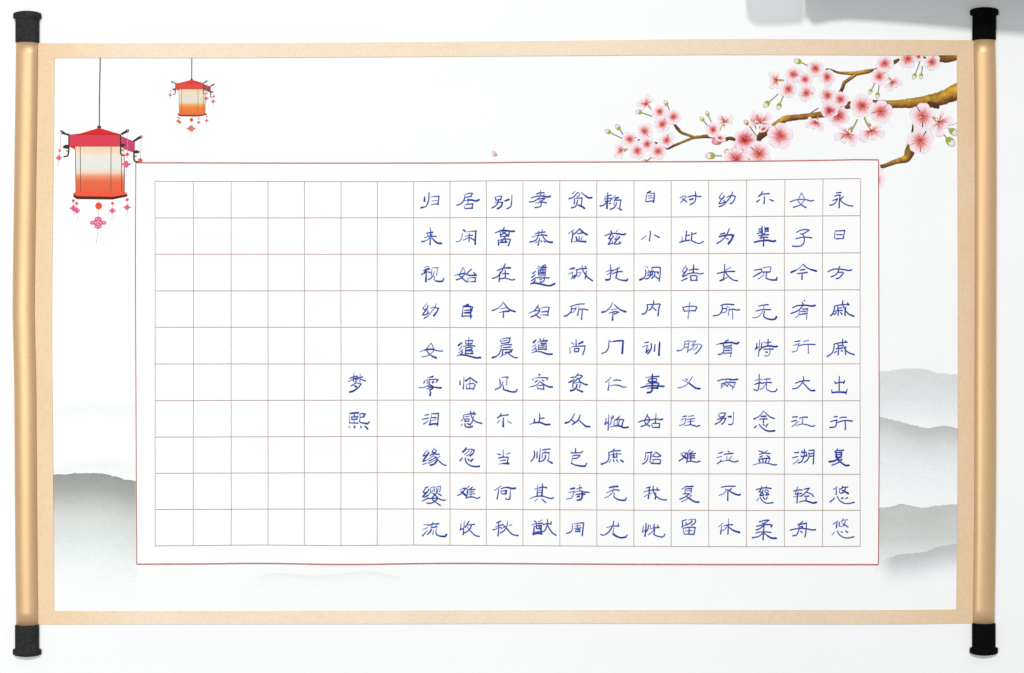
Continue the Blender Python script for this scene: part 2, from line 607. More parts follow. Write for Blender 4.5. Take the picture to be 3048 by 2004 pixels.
# ------------------------------------------------------------------ the two hanging lanterns
def lantern(T, scale, small):
    """T maps lantern drawing units to photo pixels"""
    def tp(pts):
        return [T(x, y) for x, y in pts]

    z = 0.26 * MM
    dz = 0.008 * MM
    dark = (66, 44, 44) if not small else (92, 84, 80)
    red_top = (214, 44, 48) if not small else (226, 62, 46)
    red = (220, 66, 84) if not small else (222, 78, 70)
    side = (200, 72, 110) if not small else (176, 66, 76)
    if small:
        ramp = [(340, (240, 212, 164)), (420, (236, 220, 190)), (540, (226, 222, 208)), (640, (230, 216, 190)), (690, (240, 172, 96)), (760, (238, 132, 66)), (880, (238, 118, 58))]
    else:
        ramp = [(340, (248, 206, 166)), (400, (248, 216, 188)), (450, (242, 228, 214)), (500, (229, 231, 226)), (590, (232, 229, 221)), (640, (244, 212, 194)),
                (690, (236, 146, 108)), (750, (230, 108, 74)), (880, (232, 98, 66))]
    # shade (the lantern itself)
    b = MB()
    ys = [340 + i * 15 for i in range(37)]
    pts, cols = [], []
    for y in ys:
        k = (y - 340) / 540
        for x in (332 + 6 * k, 906 - 4 * k):
            pts.append(W(*T(x, y), z))
            cols.append(lin(interp(ramp, y)))
    b.add(pts, cols, [(2 * i, 2 * i + 1, 2 * i + 3, 2 * i + 2) for i in range(len(ys) - 1)])
    body = b.build('lantern', M_ART, ROOT)
    body['label'] = ('smaller lantern with an orange-red roof hanging on the short cord' if small
                     else 'larger lantern with a crimson roof and pink knots overlapping the page corner')
    w = scale

    for xa, xb, ya, yb in ((332, 338, 375, 872), (390, 391, 340, 868), (747, 745, 340, 870), (868, 868, 450, 865), (903, 902, 455, 868)):
        m = MB()
        m.stroke([T(xa, ya), T((xa + xb) / 2, (ya + yb) / 2), T(xb, yb)], [8 * w, 9 * w, 8 * w], z + dz,
                 [(98, 88, 86) if y < 600 else (150, 66, 44) for y in (ya, 500, yb)], False)
        m.build('rib', M_ART, body)
    m = MB()
    m.poly(tp([(340, 862), (905, 862), (936, 895), (768, 925), (345, 918), (308, 886)]), z + 2 * dz, (240, 92, 64) if not small else (238, 112, 62))
    m.poly(tp([(308, 884), (347, 917), (769, 924), (936, 894), (936, 920), (766, 956), (349, 951), (311, 926)]), z + 3 * dz, (78, 38, 36) if not small else (96, 66, 56))
    m.build('base_rim', M_ART, body)
    m = MB()
    m.poly(tp([(865, 222), (985, 272), (1024, 278), (1024, 398), (1003, 408), (900, 368), (865, 340)]), z + 2 * dz, side)
    m.stroke(tp([(866, 222), (930, 250), (985, 274), (1024, 279)]), 8 * w, z + 2.5 * dz, (128, 36, 56))
    m.stroke(tp([(900, 366), (1003, 402)]), 7 * w, z + 2.5 * dz, (128, 36, 56))
    m.build('side_valance', M_ART, body)
    m = MB()
    m.poly(tp([(258, 203), (852, 203), (860, 336), (256, 336)]), z + 3 * dz, red)
    m.poly(tp([(258, 336), (332, 336), (332, 380), (300, 362)]), z + 3 * dz, (222, 66, 66))
    m.stroke(tp([(258, 336), (860, 336)]), 6 * w, z + 3.5 * dz, (150, 40, 52))
    m.build('valance', M_ART, body)
    m = MB()
    m.poly(tp([(258, 203), (300, 198), (380, 188), (480, 160), (608, 122), (720, 156), (800, 180), (852, 194), (852, 203)]), z + 4 * dz, red_top)
    m.stroke(tp([(262, 203), (400, 196), (840, 199)]), 5 * w, z + 4.5 * dz, (140, 24, 36))
    m.build('roof', M_ART, body)
    m = MB()
    m.poly(tp([(590, 98), (628, 98), (634, 124), (584, 124)]), z + 5 * dz, (88, 46, 34))
    m.build('finial', M_ART, body)
    m = MB()
    if small:
        m.stroke([(571.3, 168), (570.8, 238)], 3.4, z + 5 * dz, (120, 130, 134), False)
    else:
        m.stroke([(299, 168), (296.5, 300), (296.2, 376)], 3.4, z + 5 * dz, (92, 92, 104), False)
    m.build('cord', M_ART, body)

    horns = [([(152, 152), (180, 152), (215, 180), (258, 194), (258, 216), (212, 202), (165, 188)], (172, 174), (256, 190, 335)),
             ([(860, 186), (905, 160), (930, 138), (958, 140), (956, 166), (920, 182), (874, 208)], (942, 154), (858, 196, 400)),
             ([(998, 272), (1040, 242), (1085, 212), (1114, 212), (1110, 238), (1066, 258), (1014, 288)], (1098, 226), None)]
    lows = [([(264, 320), (215, 318), (186, 340), (190, 358), (238, 366), (264, 352)], [(256, 345), (254, 400), (246, 436), (230, 452), (200, 456)], (226, 390, 256, 396)),
            ([(852, 310), (900, 306), (917, 322), (888, 346), (852, 346)], [(860, 340), (860, 420), (872, 440), (906, 440)], (870, 380, 890, 384)),
            ([(1006, 396), (1045, 379), (1090, 402), (1060, 417), (1008, 422)], [(1014, 400), (1014, 480), (1026, 512), (1062, 520)], (1016, 452, 1044, 450))]
    for (hp, eye, post), (lp, curl, spur) in zip(horns, lows):
        m = MB()
        m.poly(tp(hp), z + 6 * dz, dark)
        m.disc(*T(*eye), 7 * w, 7 * w, z + 6.6 * dz, (225, 222, 222), 10)
        if post:
            m.stroke(tp([(post[0], post[1]), (post[0], post[2])]), 14 * w, z + 6.3 * dz, dark, False)
        m.poly(tp(lp), z + 6.8 * dz, dark)
        m.stroke(smooth_path(tp(curl), 3), 17 * w, z + 7.1 * dz, dark)
        m.stroke(tp([spur[:2], spur[2:]]), 11 * w, z + 7.4 * dz, dark)
        m.build('bracket', M_ART, body)

    bead = (226, 86, 74) if not small else (218, 110, 100)
    knot = (226, 98, 138) if not small else (222, 100, 92)
    tass = [((168, 192), (150, 385), 15, (140, 470), 36, 30, (122, 572)),
            ((943, 165), (936, 430), 20, (924, 545), 50, 38, (920, 680)),
            ((1098, 238), (1088, 500), 23, (1077, 612), 46, 36, (1072, 740)) if small else ((1098, 238), (1088, 500), 23, None, 0, 0, None),
            (None, (308, 970), 17, (308, 1057), 40, 32, (313, 1160)),
            (None, (347, 1000), 17, (348, 1084), 40, 32, (356, 1190)),
            ((607, 955), (603, 1030), 40, (597, 1226), 96, 68, (573, 1466)),
            (None, (764, 1000), 17, (762, 1086), 40, 30, (752, 1190)),
            (None, (935, 958), 17, (933, 1047), 42, 30, (929, 1145))]
    for top, bd, br, kn, kw, kh, tail in tass:
        m = MB()
        thread = (176, 168, 170)
        if top:
            m.stroke([T(*top), T(*bd)], 4.5 * w, z + 8 * dz, thread, False)
        if kn:
            m.stroke([T(*bd), T(*kn)], 4.5 * w, z + 8 * dz, (226, 160, 170), False)
            mid = ((kn[0] + tail[0]) / 2 + 6, (kn[1] + tail[1]) / 2)
            m.stroke(smooth_path([T(*kn), T(*mid), T(*tail)], 4), [6 * w, 7 * w] + [8 * w] * 40 if False else 7 * w, z + 8.3 * dz, (214, 212, 214), False)
            kx, ky = T(*kn)
            sx = T(kn[0] + 1, kn[1])[0] - kx
            sy = T(kn[0], kn[1] + 1)[1] - ky
            m.disc(kx, ky, kw * 0.62 * sx, kh * 0.62 * sy, z + 8.6 * dz, knot, 14)
            m.disc(kx - kw * 0.72 * sx, ky, kw * 0.30 * sx, kh * 0.34 * sy, z + 8.9 * dz, knot, 12)
            m.disc(kx + kw * 0.72 * sx, ky, kw * 0.30 * sx, kh * 0.34 * sy, z + 9.2 * dz, knot, 12)
            m.disc(kx, ky - kh * 0.66 * sy, kw * 0.46 * sx, kh * 0.36 * sy, z + 9.5 * dz, knot, 12)
            m.disc(kx, ky + kh * 0.66 * sy, kw * 0.46 * sx, kh * 0.36 * sy, z + 9.8 * dz, knot, 12)
            if kw > 80:
                for hx, hy in ((-.72, 0), (.72, 0), (-.2, -.66), (.22, -.66), (-.2, .68), (.22, .68), (-.3, 0), (0, -.22), (.3, .02), (0, .26)):
                    m.disc(kx + hx * kw * sx, ky + hy * kh * sy, 13 * w, 6 * w, z + 10.4 * dz, (240, 196, 214) if not small else (238, 170, 158), 10, 0.25)
        rx = br * w
        m.disc(*T(*bd), rx, rx, z + 10.8 * dz, bead if br < 30 else (234, 86, 60), 18)
        m.build('tassel', M_ART, body)


def big_T(x, y):
    return (140 + x / 3.911, 350 + y / 3.911)


def small_T(x, y):
    return (490 + (195 + (x - 262) * 0.7908) / 5.794, 170 + (395 + (y - 125) * 0.762) / 5.794)


lantern(big_T, 1 / 3.911, False)
lantern(small_T, 0.7908 / 5.794, True)
# the big lantern's far bracket and bead overlap the page corner: see PAGE_NOTCH below

# ------------------------------------------------------------------ the cherry branch
C1, C2, C3, C4, C5, C6 = (1780, 270, 6.611), (2060, 290, 6.263), (2240, 160, 7.4375), (2540, 155, 7.4375), (2540, 340, 7.0), (2100, 0, 2.5105)


def cp(c, x, y):
    return (c[0] + x / c[2], c[1] + y / c[2])


BARK_TOP, BARK_MID, BARK_LOW, BARK_DARK = (216, 170, 62), (190, 138, 50), (122, 72, 28), (84, 48, 30)


def limb(mbld, c, nodes, z, dark=0.0):
    """nodes: (x, y, width, darkness) in crop units; painted with a pale upper and dark lower side"""
    P = [cp(c, n[0], n[1]) for n in nodes]
    S = smooth_path(P, 5.0, 100)
    # widths and darkness by arc position
    def arc(Q):
        d = [0.0]
        for a, b2 in zip(Q, Q[1:]):
            d.append(d[-1] + math.hypot(b2[0] - a[0], b2[1] - a[1]))
        return d
    dS = arc(S)
    idx, keys = 0, []
    for p, n in zip(P, nodes):
        k = min(range(len(S)), key=lambda i: (S[i][0] - p[0]) ** 2 + (S[i][1] - p[1]) ** 2)
        keys.append((dS[k], n[2] / c[2], n[3] if len(n) > 3 else 0.0))
    wt = [(k[0], k[1]) for k in keys]
    dt = [(k[0], k[2]) for k in keys]
    rows = 5
    pts, cols = [], []
    n = len(S)
    for i, (x, y) in enumerate(S):
        a, b2 = S[max(0, i - 1)], S[min(n - 1, i + 1)]
        dx, dy = b2[0] - a[0], b2[1] - a[1]
        L = math.hypot(dx, dy) or 1
        nx, ny = -dy / L, dx / L
        if ny > 0 or (abs(ny) < 0.2 and nx > 0):
            nx, ny = -nx, -ny              # first row is the upper / left side
        w = interp(wt, dS[i]) * random.uniform(0.93, 1.07)
        dk = interp(dt, dS[i])
        for r in range(rows):
            t = r / (rows - 1)
            o = (0.5 - t) * w
            pts.append(W(x + nx * o, y + ny * o, z))
            base = interp([(0, BARK_MID), (0.25, BARK_TOP), (0.55, BARK_MID), (0.8, BARK_LOW), (1, BARK_DARK)], t)
            j = random.uniform(-0.08, 0.08)
            kk = min(1, max(0, dk + j))
            cols.append(lin(tuple(u + (v - u) * kk for u, v in zip(base, BARK_DARK))))
    F = []
    for i in range(n - 1):
        for r in range(rows - 1):
            F.append((i * rows + r, i * rows + r + 1, (i + 1) * rows + r + 1, (i + 1) * rows + r))
    mbld.add(pts, cols, F)


bb = MB()
zb, zs = 0.27 * MM, 0.006 * MM
limb(bb, C6, [(1960, 650, 120, 0), (1880, 685, 118, 0), (1790, 725, 108, .1), (1700, 752, 100, .25), (1560, 770, 74, .1), (1400, 780, 58, .2), (1280, 775, 54, .55), (1160, 775, 50, .75),
              (1060, 790, 50, .7), (900, 848, 50, .25), (780, 868, 42, .3), (650, 882, 44, .4), (585, 895, 52, .1), (500, 950, 44, 0), (430, 1000, 58, .8), (375, 1060, 42, .9), (330, 1110, 18, 1)], zb)
limb(bb, C6, [(1660, 770, 30, .9), (1720, 792, 44, 1), (1745, 812, 10, 1)], zb + zs)
limb(bb, C1, [(2560, 985, 30, .6), (2400, 970, 14, .8), (2260, 935, 26, .6), (2150, 900, 84, .5), (2000, 915, 62, .3), (1880, 925, 64, .1), (1800, 958, 52, .2), (1600, 1040, 46, .5), (1480, 1092, 52, .9), (1370, 1150, 32, 1), (1295, 1132, 8, 1)], zb + 2 * zs)
limb(bb, C1, [(1900, 920, 50, .2), (1750, 868, 50, .4), (1640, 828, 56, .5), (1560, 745, 64, .8), (1500, 662, 44, 1)], zb + 3 * zs)
limb(bb, C1, [(1110, 1012, 10, 1), (1160, 1042, 50, 1), (1205, 1062, 12, 1)], zb)
limb(bb, C1, [(760, 990, 10, 1), (800, 972, 34, 1), (830, 966, 12, 1)], zb)
limb(bb, C2, [(560, 830, 20, 1), (640, 775, 60, .9), (740, 770, 70, .8), (830, 815, 40, .9), (960, 830, 28, 1), (1100, 800, 26, 1), (1200, 780, 20, 1)], zb + 4 * zs)
limb(bb, C2, [(1080, 890, 22, 1), (1110, 800, 22, 1)], zb + 5 * zs)
limb(bb, C3, [(1545, 400, 10, 1), (1640, 345, 32, 1), (1750, 366, 40, .9), (1900, 422, 54, .3), (2100, 436, 72, .1), (2300, 438, 96, 0), (2460, 410, 100, .1), (2600, 385, 84, .6), (2730, 340, 36, .7), (2800, 310, 20, 1)], zb + 3 * zs)
limb(bb, C4, [(800, 285, 50, 1), (850, 262, 84, .8), (930, 215, 84, .7), (1020, 160, 50, .9), (1100, 130, 30, 1)], zb + 4 * zs)
limb(bb, C4, [(1320, 80, 20, 1), (1400, 105, 36, 1), (1560, 120, 44, 1), (1640, 140, 40, 1), (1890, 150, 130, .7), (2060, 160, 160, .55), (2200, 140, 130, .5), (2330, 110, 110, .5)], zb + 5 * zs)
limb(bb, C3, [(2300, 450, 80, .2), (2150, 560, 74, .25), (2030, 650, 78, .4), (1990, 760, 80, .75), (1930, 885, 88, .9)], zb + 6 * zs)
limb(bb, C5, [(1242, 120, 18, 1), (1236, 220, 26, 1), (1232, 320, 40, 1), (1205, 450, 30, 1)], zb + 6 * zs)
limb(bb, C5, [(1240, 118, 8, 1), (1330, 112, 8, 1)], zb + 7 * zs)
limb(bb, C5, [(1430, 215, 10, 1), (1430, 310, 130, 1), (1425, 400, 10, 1)], zb + 6 * zs)
limb(bb, C5, [(1200, 560, 130, .8), (1185, 660, 150, .6), (1170, 780, 205, .5), (1130, 890, 185, .2), (1060, 945, 145, .05), (900, 985, 110, .1), (760, 1035, 88, .35), (630, 1085, 84, .6), (520, 1085, 60, .9)], zb + 7 * zs)
limb(bb, C5, [(1050, 1000, 20, .6), (1080, 1020, 16, .7)], zb + 8 * zs)
branch = bb.build('blossom_branch', M_BARK, ROOT)


def stalk(m, pts, w, z, col):
    m.stroke(smooth_path(pts, 5), w, z, col)


Z_BUD = 0.335 * MM


def bud(c, tip, cal, end, kind='green'):
    m = MB()
    t, k, e = cp(c, *tip), cp(c, *cal), cp(c, *end)
    stem = {'green': (112, 122, 100), 'brown': (120, 92, 80), 'pink': (150, 96, 92)}[kind]
    caly = {'green': (168, 172, 62), 'brown': (188, 130, 84), 'pink': (196, 120, 104)}[kind]
    mid = ((k[0] + e[0]) / 2 + 0.6, (k[1] + e[1]) / 2 + 0.6)
    stalk(m, [k, mid, e], 2.8, Z_BUD, stem)
    dx, dy = k[0] - t[0], k[1] - t[1]
    L = math.hypot(dx, dy)
    a = math.atan2(dy, dx)
    cx, cy = (t[0] + k[0]) / 2, (t[1] + k[1]) / 2
    rim = {'green': (214, 198, 200), 'brown': (226, 178, 160), 'pink': (224, 130, 140)}[kind]
    m.disc(cx, cy, L * 0.52, L * 0.36, Z_BUD + 0.004 * MM, rim, 16, a, (250, 244, 240) if kind != 'pink' else (240, 190, 196))
    # calyx hugging the lower half, with two sepals
    ca, sa = math.cos(a), math.sin(a)

    def loc(u, v):
        return (cx + u * L * ca - v * L * sa, cy + u * L * sa + v * L * ca)
    m.add([W(*loc(u, v), Z_BUD + 0.008 * MM) for u, v in [(.56, 0), (.44, .24), (.2, .34), (-.12, .36), (.12, .14), (-.02, 0), (.12, -.14), (-.12, -.36), (.2, -.34), (.44, -.24)]],
          [lin(caly)] * 10, [(0, 1, 2, 4), (2, 3, 4), (0, 4, 5, 6), (0, 6, 8, 9), (6, 7, 8)])
    return m.build('flower_bud', M_BLOOM, branch)


for args in [(C1, (130, 780), (250, 832), (480, 945)), (C1, (345, 665), (430, 770), (490, 860)), (C1, (735, 405), (862, 437), (1060, 505)), (C1, (1310, 190), (1362, 295), (1400, 380)),
             (C1, (2005, 510), (2078, 598), (2150, 685)), (C1, (2125, 402), (2172, 500), (2230, 630)), (C1, (2108, 1285), (2300, 1282), (2440, 1285)), (C1, (870, 1402), (965, 1380), (1075, 1290), 'brown'),
             (C2, (1330, 185), (1438, 80), (1600, -60)), (C2, (1590, 235), (1640, 108), (1700, -30)), (C2, (970, 425), (1050, 512), (1190, 710), 'brown'), (C2, (590, 1025), (692, 985), (770, 952), 'brown'),
             (C2, (1105, 395), (1150, 480), (1190, 590), 'pink'), (C2, (1030, 1200), (1085, 1135), (1150, 960), 'brown'), (C2, (365, 825), (550, 822), (650, 806), 'pink'),
             (C3, (910, 140), (1075, 198), (1235, 275)), (C4, (340, 945), (400, 830), (465, 700)), (C4, (520, 1035), (542, 898), (566, 740)), (C4, (1320, 612), (1372, 478), (1475, 185)),
             (C4, (1485, 608), (1502, 478), (1522, 320)), (C5, (2105, 665), (1940, 500), (1850, 390)), (C5, (2165, 430), (2000, 320), (1975, 290))]:
    bud(*args)

# blossoms: crop, centre, radius, tint (0 pale .. 1 deep), squash, squash axis (degrees)
BLOOMS = [(C1, 1210, 415, 160, .1), (C1, 1480, 515, 170, .1), (C1, 1265, 665, 175, .1), (C1, 915, 800, 175, .1), (C1, 625, 960, 170, .15), (C1, 965, 1055, 160, .15),
          (C1, 770, 1185, 175, .1), (C1, 1180, 1195, 185, .1), (C1, 1350, 980, 165, .15), (C1, 955, 265, 200, .1, 'side', 228), (C1, 455, 1180, 190, 0, 'side', 182), (C1, 2265, 765, 165, .1),
          (C2, 600, 455, 185, .1, 'side', 272), (C2, 520, 760, 120, .3, .6, 100), (C2, 1270, 470, 270, .3, 'side', 272), (C2, 1330, 590, 110, .3, .6, 60), (C2, 985, 790, 230, 1), (C2, 880, 980, 150, .6), (C2, 820, 1150, 240, .5), (C2, 1240, 1050, 245, .3), (C2, 1640, 715, 275, .3), (C2, 2305, 465, 200, .2, 'side', 112),
          (C3, 1390, 330, 210, .15), (C3, 900, 460, 210, .1), (C3, 1160, 575, 185, .2), (C3, 1650, 520, 200, .15), (C3, 790, 790, 210, .2), (C3, 1190, 870, 210, .1), (C3, 525, 590, 235, .1, 'side', 180),
          (C3, 1660, 930, 205, .2), (C3, 1940, 1020, 195, .35), (C3, 1700, 1260, 200, .7), (C3, 1900, 1370, 250, .7),
          (C4, 690, 260, 210, .15), (C4, 1200, 160, 225, .2), (C4, 1440, 110, 110, 0), (C4, 1740, 230, 215, .1), (C4, 570, 545, 215, .1), (C4, 855, 665, 235, .1, 'side', 55), (C4, 190, 1200, 300, .2), (C4, 600, 1320, 280, .25),
          (C4, 1540, 1430, 310, .25), (C5, 365, 345, 310, .2, 'side', 75), (C5, 1385, 560, 300, .2), (C5, 1780, 160, 320, .2, 'side', 35), (C6, 1065, 1000, 112, .15, 'side', 118), (C5, 455, 1180, 165, 0), (C5, 465, 1370, 215, 0)]

PALE = [(0, (214, 104, 94)), (.12, (224, 118, 108)), (.24, (230, 138, 128)), (.36, (240, 174, 168)), (.5, (248, 213, 216)), (.66, (250, 230, 235)), (.85, (250, 238, 243)), (1, (246, 234, 240))]
DEEP = [(0, (180, 34, 46)), (.16, (208, 58, 72)), (.32, (222, 92, 104)), (.46, (234, 140, 150)), (.6, (244, 190, 199)), (.8, (249, 222, 229)), (1, (245, 228, 235))]
placed = []


def blossom(c, x, y, r, tint=0.1, squash=1.0, axis=0.0):
    cx, cy = cp(c, x, y)
    R = r / c[2]
    lv = 0
    used = {l for (px, py, pr, l) in placed if math.hypot(px - cx, py - cy) < pr + R}
    while lv in used:
        lv += 1
    placed.append((cx, cy, R, lv))
    z = 0.352 * MM + 0.014 * MM * lv
    ax = math.radians(axis)
    ca, sa = math.cos(ax), math.sin(ax)

    def tr(px, py):
        u, v = px * ca + py * sa, -px * sa + py * ca
        u *= squash
        return (cx + u * ca - v * sa, cy + u * sa + v * ca)

    side = squash == 'side'
    squash = 1.0 if side else squash
    R *= 0.95
    m = MB()
    rot = random.uniform(0, 2 * math.pi)
    if side:                               # seen from the side: petals fan out from the calyx
        bx, by = cx - R * .42 * math.cos(ax), cy - R * .42 * math.sin(ax)
        m.add([W(bx + R * u * math.cos(ax) - R * v * math.sin(ax), by + R * u * math.sin(ax) + R * v * math.cos(ax), z - 0.004 * MM)
               for u, v in ((-.14, -.05), (.12, -.13), (.12, .13), (-.14, .05))], [lin((206, 150, 112))] * 4, [(0, 1, 2, 3)])
    levels = [0, .12, .24, .36, .48, .60, .74, .88, 1.0]
    for p in range(5):
        a0 = rot + p * 2 * math.pi / 5 + random.uniform(-.05, .05)
        pr = R * random.uniform(.92, 1.06)
        hw = 37.5
        if side:
            a0 = ax + math.radians((-100, -52, 0, 50, 98)[p] + random.uniform(-7, 7))
            pr = R * (.86, 1.0, .72, 1.0, .86)[p] * random.uniform(.95, 1.05)
            hw = (15, 23, 26, 23, 15)[p]
        na = 9
        pts, cols = [W(*tr(0, 0), z)], [lin(tuple(a + (b2 - a) * tint for a, b2 in zip(PALE[0][1], DEEP[0][1])))]
        jit = [random.uniform(-.09, .09) for _ in range(na)]
        rim = []
        for l in levels[1:]:
            for k in range(na):
                s = (k / (na - 1)) * 2 - 1
                # petal outline: widest at two thirds, rounded tip with a small notch
                half = math.radians(hw) * (0.55 + 0.45 * math.sin(min(1, l * 1.25) * math.pi * 0.62) ** 0.8)
                tip = 1 - 0.20 * abs(s) ** 2.6 - 0.05 * math.exp(-(s / 0.18) ** 2)
                rr = pr * l * (tip if l > .5 else 1 - (1 - tip) * l / .5)
                an = a0 + s * half
                q = tr(rr * math.cos(an), rr * math.sin(an))
                pts.append(W(*q, z))
                t = min(1, max(0, l + (jit[k] if .15 < l < .8 else 0) - 0.06))
                ca_, cb_ = interp(PALE, t), interp(DEEP, t)
                cols.append(lin(tuple(u + (v - u) * tint for u, v in zip(ca_, cb_))))
                if l == 1.0:
                    rim.append(q)
        F = [(0, 1 + k, 2 + k) for k in range(na - 1)]
        for l in range(len(levels) - 2):
            for k in range(na - 1):
                a = 1 + l * na + k
                F.append((a, a + 1, a + na + 1, a + na))
        m.add(pts, cols, F)
        if random.random() < .5:          # fine drawn rim on part of the petal
            k0 = random.randint(0, 3)
            seg = rim[k0:k0 + 6]
            m.stroke(seg, [0.7, 1.1, 1.3, 1.1, .9, .6][:len(seg)], z + 0.004 * MM, random.choice([(222, 206, 214), (214, 200, 208), (226, 202, 212)]), False)
    for k in range(9):                     # stamens
        an = rot + k * 2 * math.pi / 9 + random.uniform(-.2, .2)
        l = R * random.uniform(.22, .36)
        q0, q1 = tr(R * .05 * math.cos(an), R * .05 * math.sin(an)), tr(l * math.cos(an), l * math.sin(an))
        cst = (196, 70, 58) if tint < .5 else (170, 28, 44)
        m.stroke([q0, q1], [1.4, 1.0], z + 0.007 * MM, cst, False)
        if R > 32:
            m.disc(q1[0], q1[1], 1.6, 1.6, z + 0.0095 * MM, (222, 130, 74), 8)
    m.disc(cx, cy, R * .07, R * .07 * max(squash, .6), z + 0.0105 * MM, (178, 62, 54), 8)
    return m.build('blossom', M_BLOOM, branch)


for args in BLOOMS:
    blossom(*args)
# short green stalks of the nodding blossoms and two bare twigs
def flower_stalk(pts, w, z, col):
    m = MB()
    stalk(m, pts, w, z, col)
    m.build('flower_stalk', M_BLOOM, branch)


flower_stalk([cp(C6, 1133, 897), cp(C6, 1105, 950), cp(C6, 1088, 985)], 4.5, Z_BUD, (150, 158, 92))
flower_stalk([cp(C5, 230, 80), cp(C5, 265, 170), cp(C5, 310, 250)], 5, Z_BUD, (160, 158, 84))
flower_stalk([cp(C3, 1270, 1330), cp(C3, 1360, 1265), cp(C3, 1450, 1212)], 3, Z_BUD, (112, 104, 84))
flower_stalk([cp(C1, 1000, 300), cp(C1, 1050, 370)], 2.6, Z_BUD, (170, 130, 126))
flower_stalk([cp(C3, 560, 590), cp(C3, 680, 592)], 6, Z_BUD, (204, 168, 120))
flower_stalk([cp(C1, 500, 1150), cp(C1, 580, 1155)], 5, Z_BUD, (204, 178, 130))
flower_stalk([cp(C4, 715, 505), cp(C4, 760, 570), cp(C4, 830, 615)], 2.6, Z_BUD, (170, 140, 140))
flower_stalk([cp(C2, 525, 610), cp(C2, 545, 540), cp(C2, 590, 500)], 2.8, Z_BUD, (190, 150, 130))
flower_stalk([cp(C5, 1960, 240), cp(C5, 2110, 205), cp(C5, 2190, 178)], 2, Z_BUD, (190, 182, 170))

# ------------------------------------------------------------------ the writing page
PT = smooth_path([(405.3, 485.4), (900, 486.5), (1380, 486), (1560, 484), (1800, 483.2), (2140, 481.8), (2440, 478.4), (2540, 476.4), (2614, 477)], 50)
PR = smooth_path([(2614, 477), (2615, 900), (2616, 1300), (2613.5, 1680.3)], 50)
PB = smooth_path([(2613.5, 1680.3), (2100, 1680), (1700, 1678.5), (1340, 1676.5), (1030, 1680), (780, 1676.5), (600, 1678.3), (408, 1679)], 50)
PL = smooth_path([(408, 1679), (406, 1250), (404, 800), (405.3, 485.4)], 50)
page = solid_prism('writing_page', PT[:-1] + PR[:-1] + PB[:-1] + PL[:-1], 0.452 * MM, Z_PAGE, M_PAGE, ROOT)
z = Z_PAGE + 0.010 * MM
m = MB()
RED = (188, 114, 112)
for path, wd in ((PT, 3.9), (PR, 2.9), (PB, 3.9), (PL, 2.9)):
    m.stroke(path, wd, z, RED, False)
    z += 0.003 * MM
m.build('page_border', M_LINE, page)
# the hanging bead and bracket tip of the larger lantern are printed over the page corner
m = MB()
m.stroke(smooth_path([big_T(1014, 440), big_T(1014, 480), big_T(1026, 512), big_T(1062, 520)], 3), 4.4, z + 0.01 * MM, (66, 44, 44))
m.disc(*big_T(1088, 500), 6.2, 6.2, z + 0.014 * MM, (226, 86, 74), 18)
m.build('bead', M_ART, bpy.data.objects['lantern'])

# grid: nineteen columns of ten cells
GX = [462.6, 576.3, 689, 798.5, 906.7, 1015.2, 1123.2, 1231.4, 1339.6, 1447.6, 1556.6, 1666, 1776.3, 1886.6, 1997.4, 2109, 2221.4, 2334.2, 2447.6, 2559.4]
HX = [462, 780, 1010, 1231, 1560, 1886, 2221, 2390, 2559]
HY = [[540.4, 541, 541.5, 541.2, 538.2, 538.8, 536.8, 534, 532.3], [649.3, 649.3, 649.2, 649, 647.5, 647, 645.4, 644, 642.5],
      [757.5, 757.6, 757.6, 757.5, 757, 756.4, 755, 754.2, 753.2], [866.4, 866.2, 866, 866, 866.4, 866, 864.6, 863.8, 863],
      [974.6, 974.6, 974.8, 974.8, 975.6, 975.2, 974.6, 974, 973.5], [1083.6, 1083.6, 1083.7, 1083.8, 1083.8, 1084.1, 1084.2, 1083.8, 1083.3],
      [1193, 1192, 1191.6, 1191.2, 1191.6, 1193, 1193.8, 1193.5, 1193], [1301.4, 1300.4, 1299.6, 1299.3, 1300.2, 1301.9, 1302.2, 1302.3, 1302.4],
      [1409, 1408, 1407.5, 1407.2, 1408.3, 1410.5, 1410.9, 1411.5, 1412], [1516.8, 1515.5, 1515, 1514.9, 1516.8, 1518.4, 1519.5, 1519.3, 1519],
      [1625, 1622, 1624, 1622.2, 1624.4, 1626, 1627.3, 1627, 1626]]


def hy(r, x):
    return interp(list(zip(HX, HY[r])), x)


Z_G = Z_PAGE + 0.016 * MM
VERT, HORI = (186, 172, 170), (178, 150, 147)
columns = []


def vline(m, x, zz):
    pts = []
    for r in range(11):
        bend = 1.6 * max(0, 1 - r / 2.0) if x > 2250 else 0.0
        pts.append((x + bend + random.uniform(-.35, .35), hy(r, x)))
    m.stroke(pts, 2.4, zz, [tuple(v + random.uniform(-7, 7) for v in VERT) for _ in pts], False)


for c in range(19):
    m = MB()
    vline(m, GX[c], Z_G)
    if c == 18:
        vline(m, GX[19], Z_G)
    for r in range(11):
        xs = [GX[c] + (GX[c + 1] - GX[c]) * k / 3 for k in range(4)]
        col = tuple(v + random.uniform(-6, 6) for v in HORI)
        m.stroke([(x, hy(r, x)) for x in xs], 2.4, Z_G + 0.004 * MM, col, False)
    columns.append(m.build('grid_column', M_LINE, ROOT))

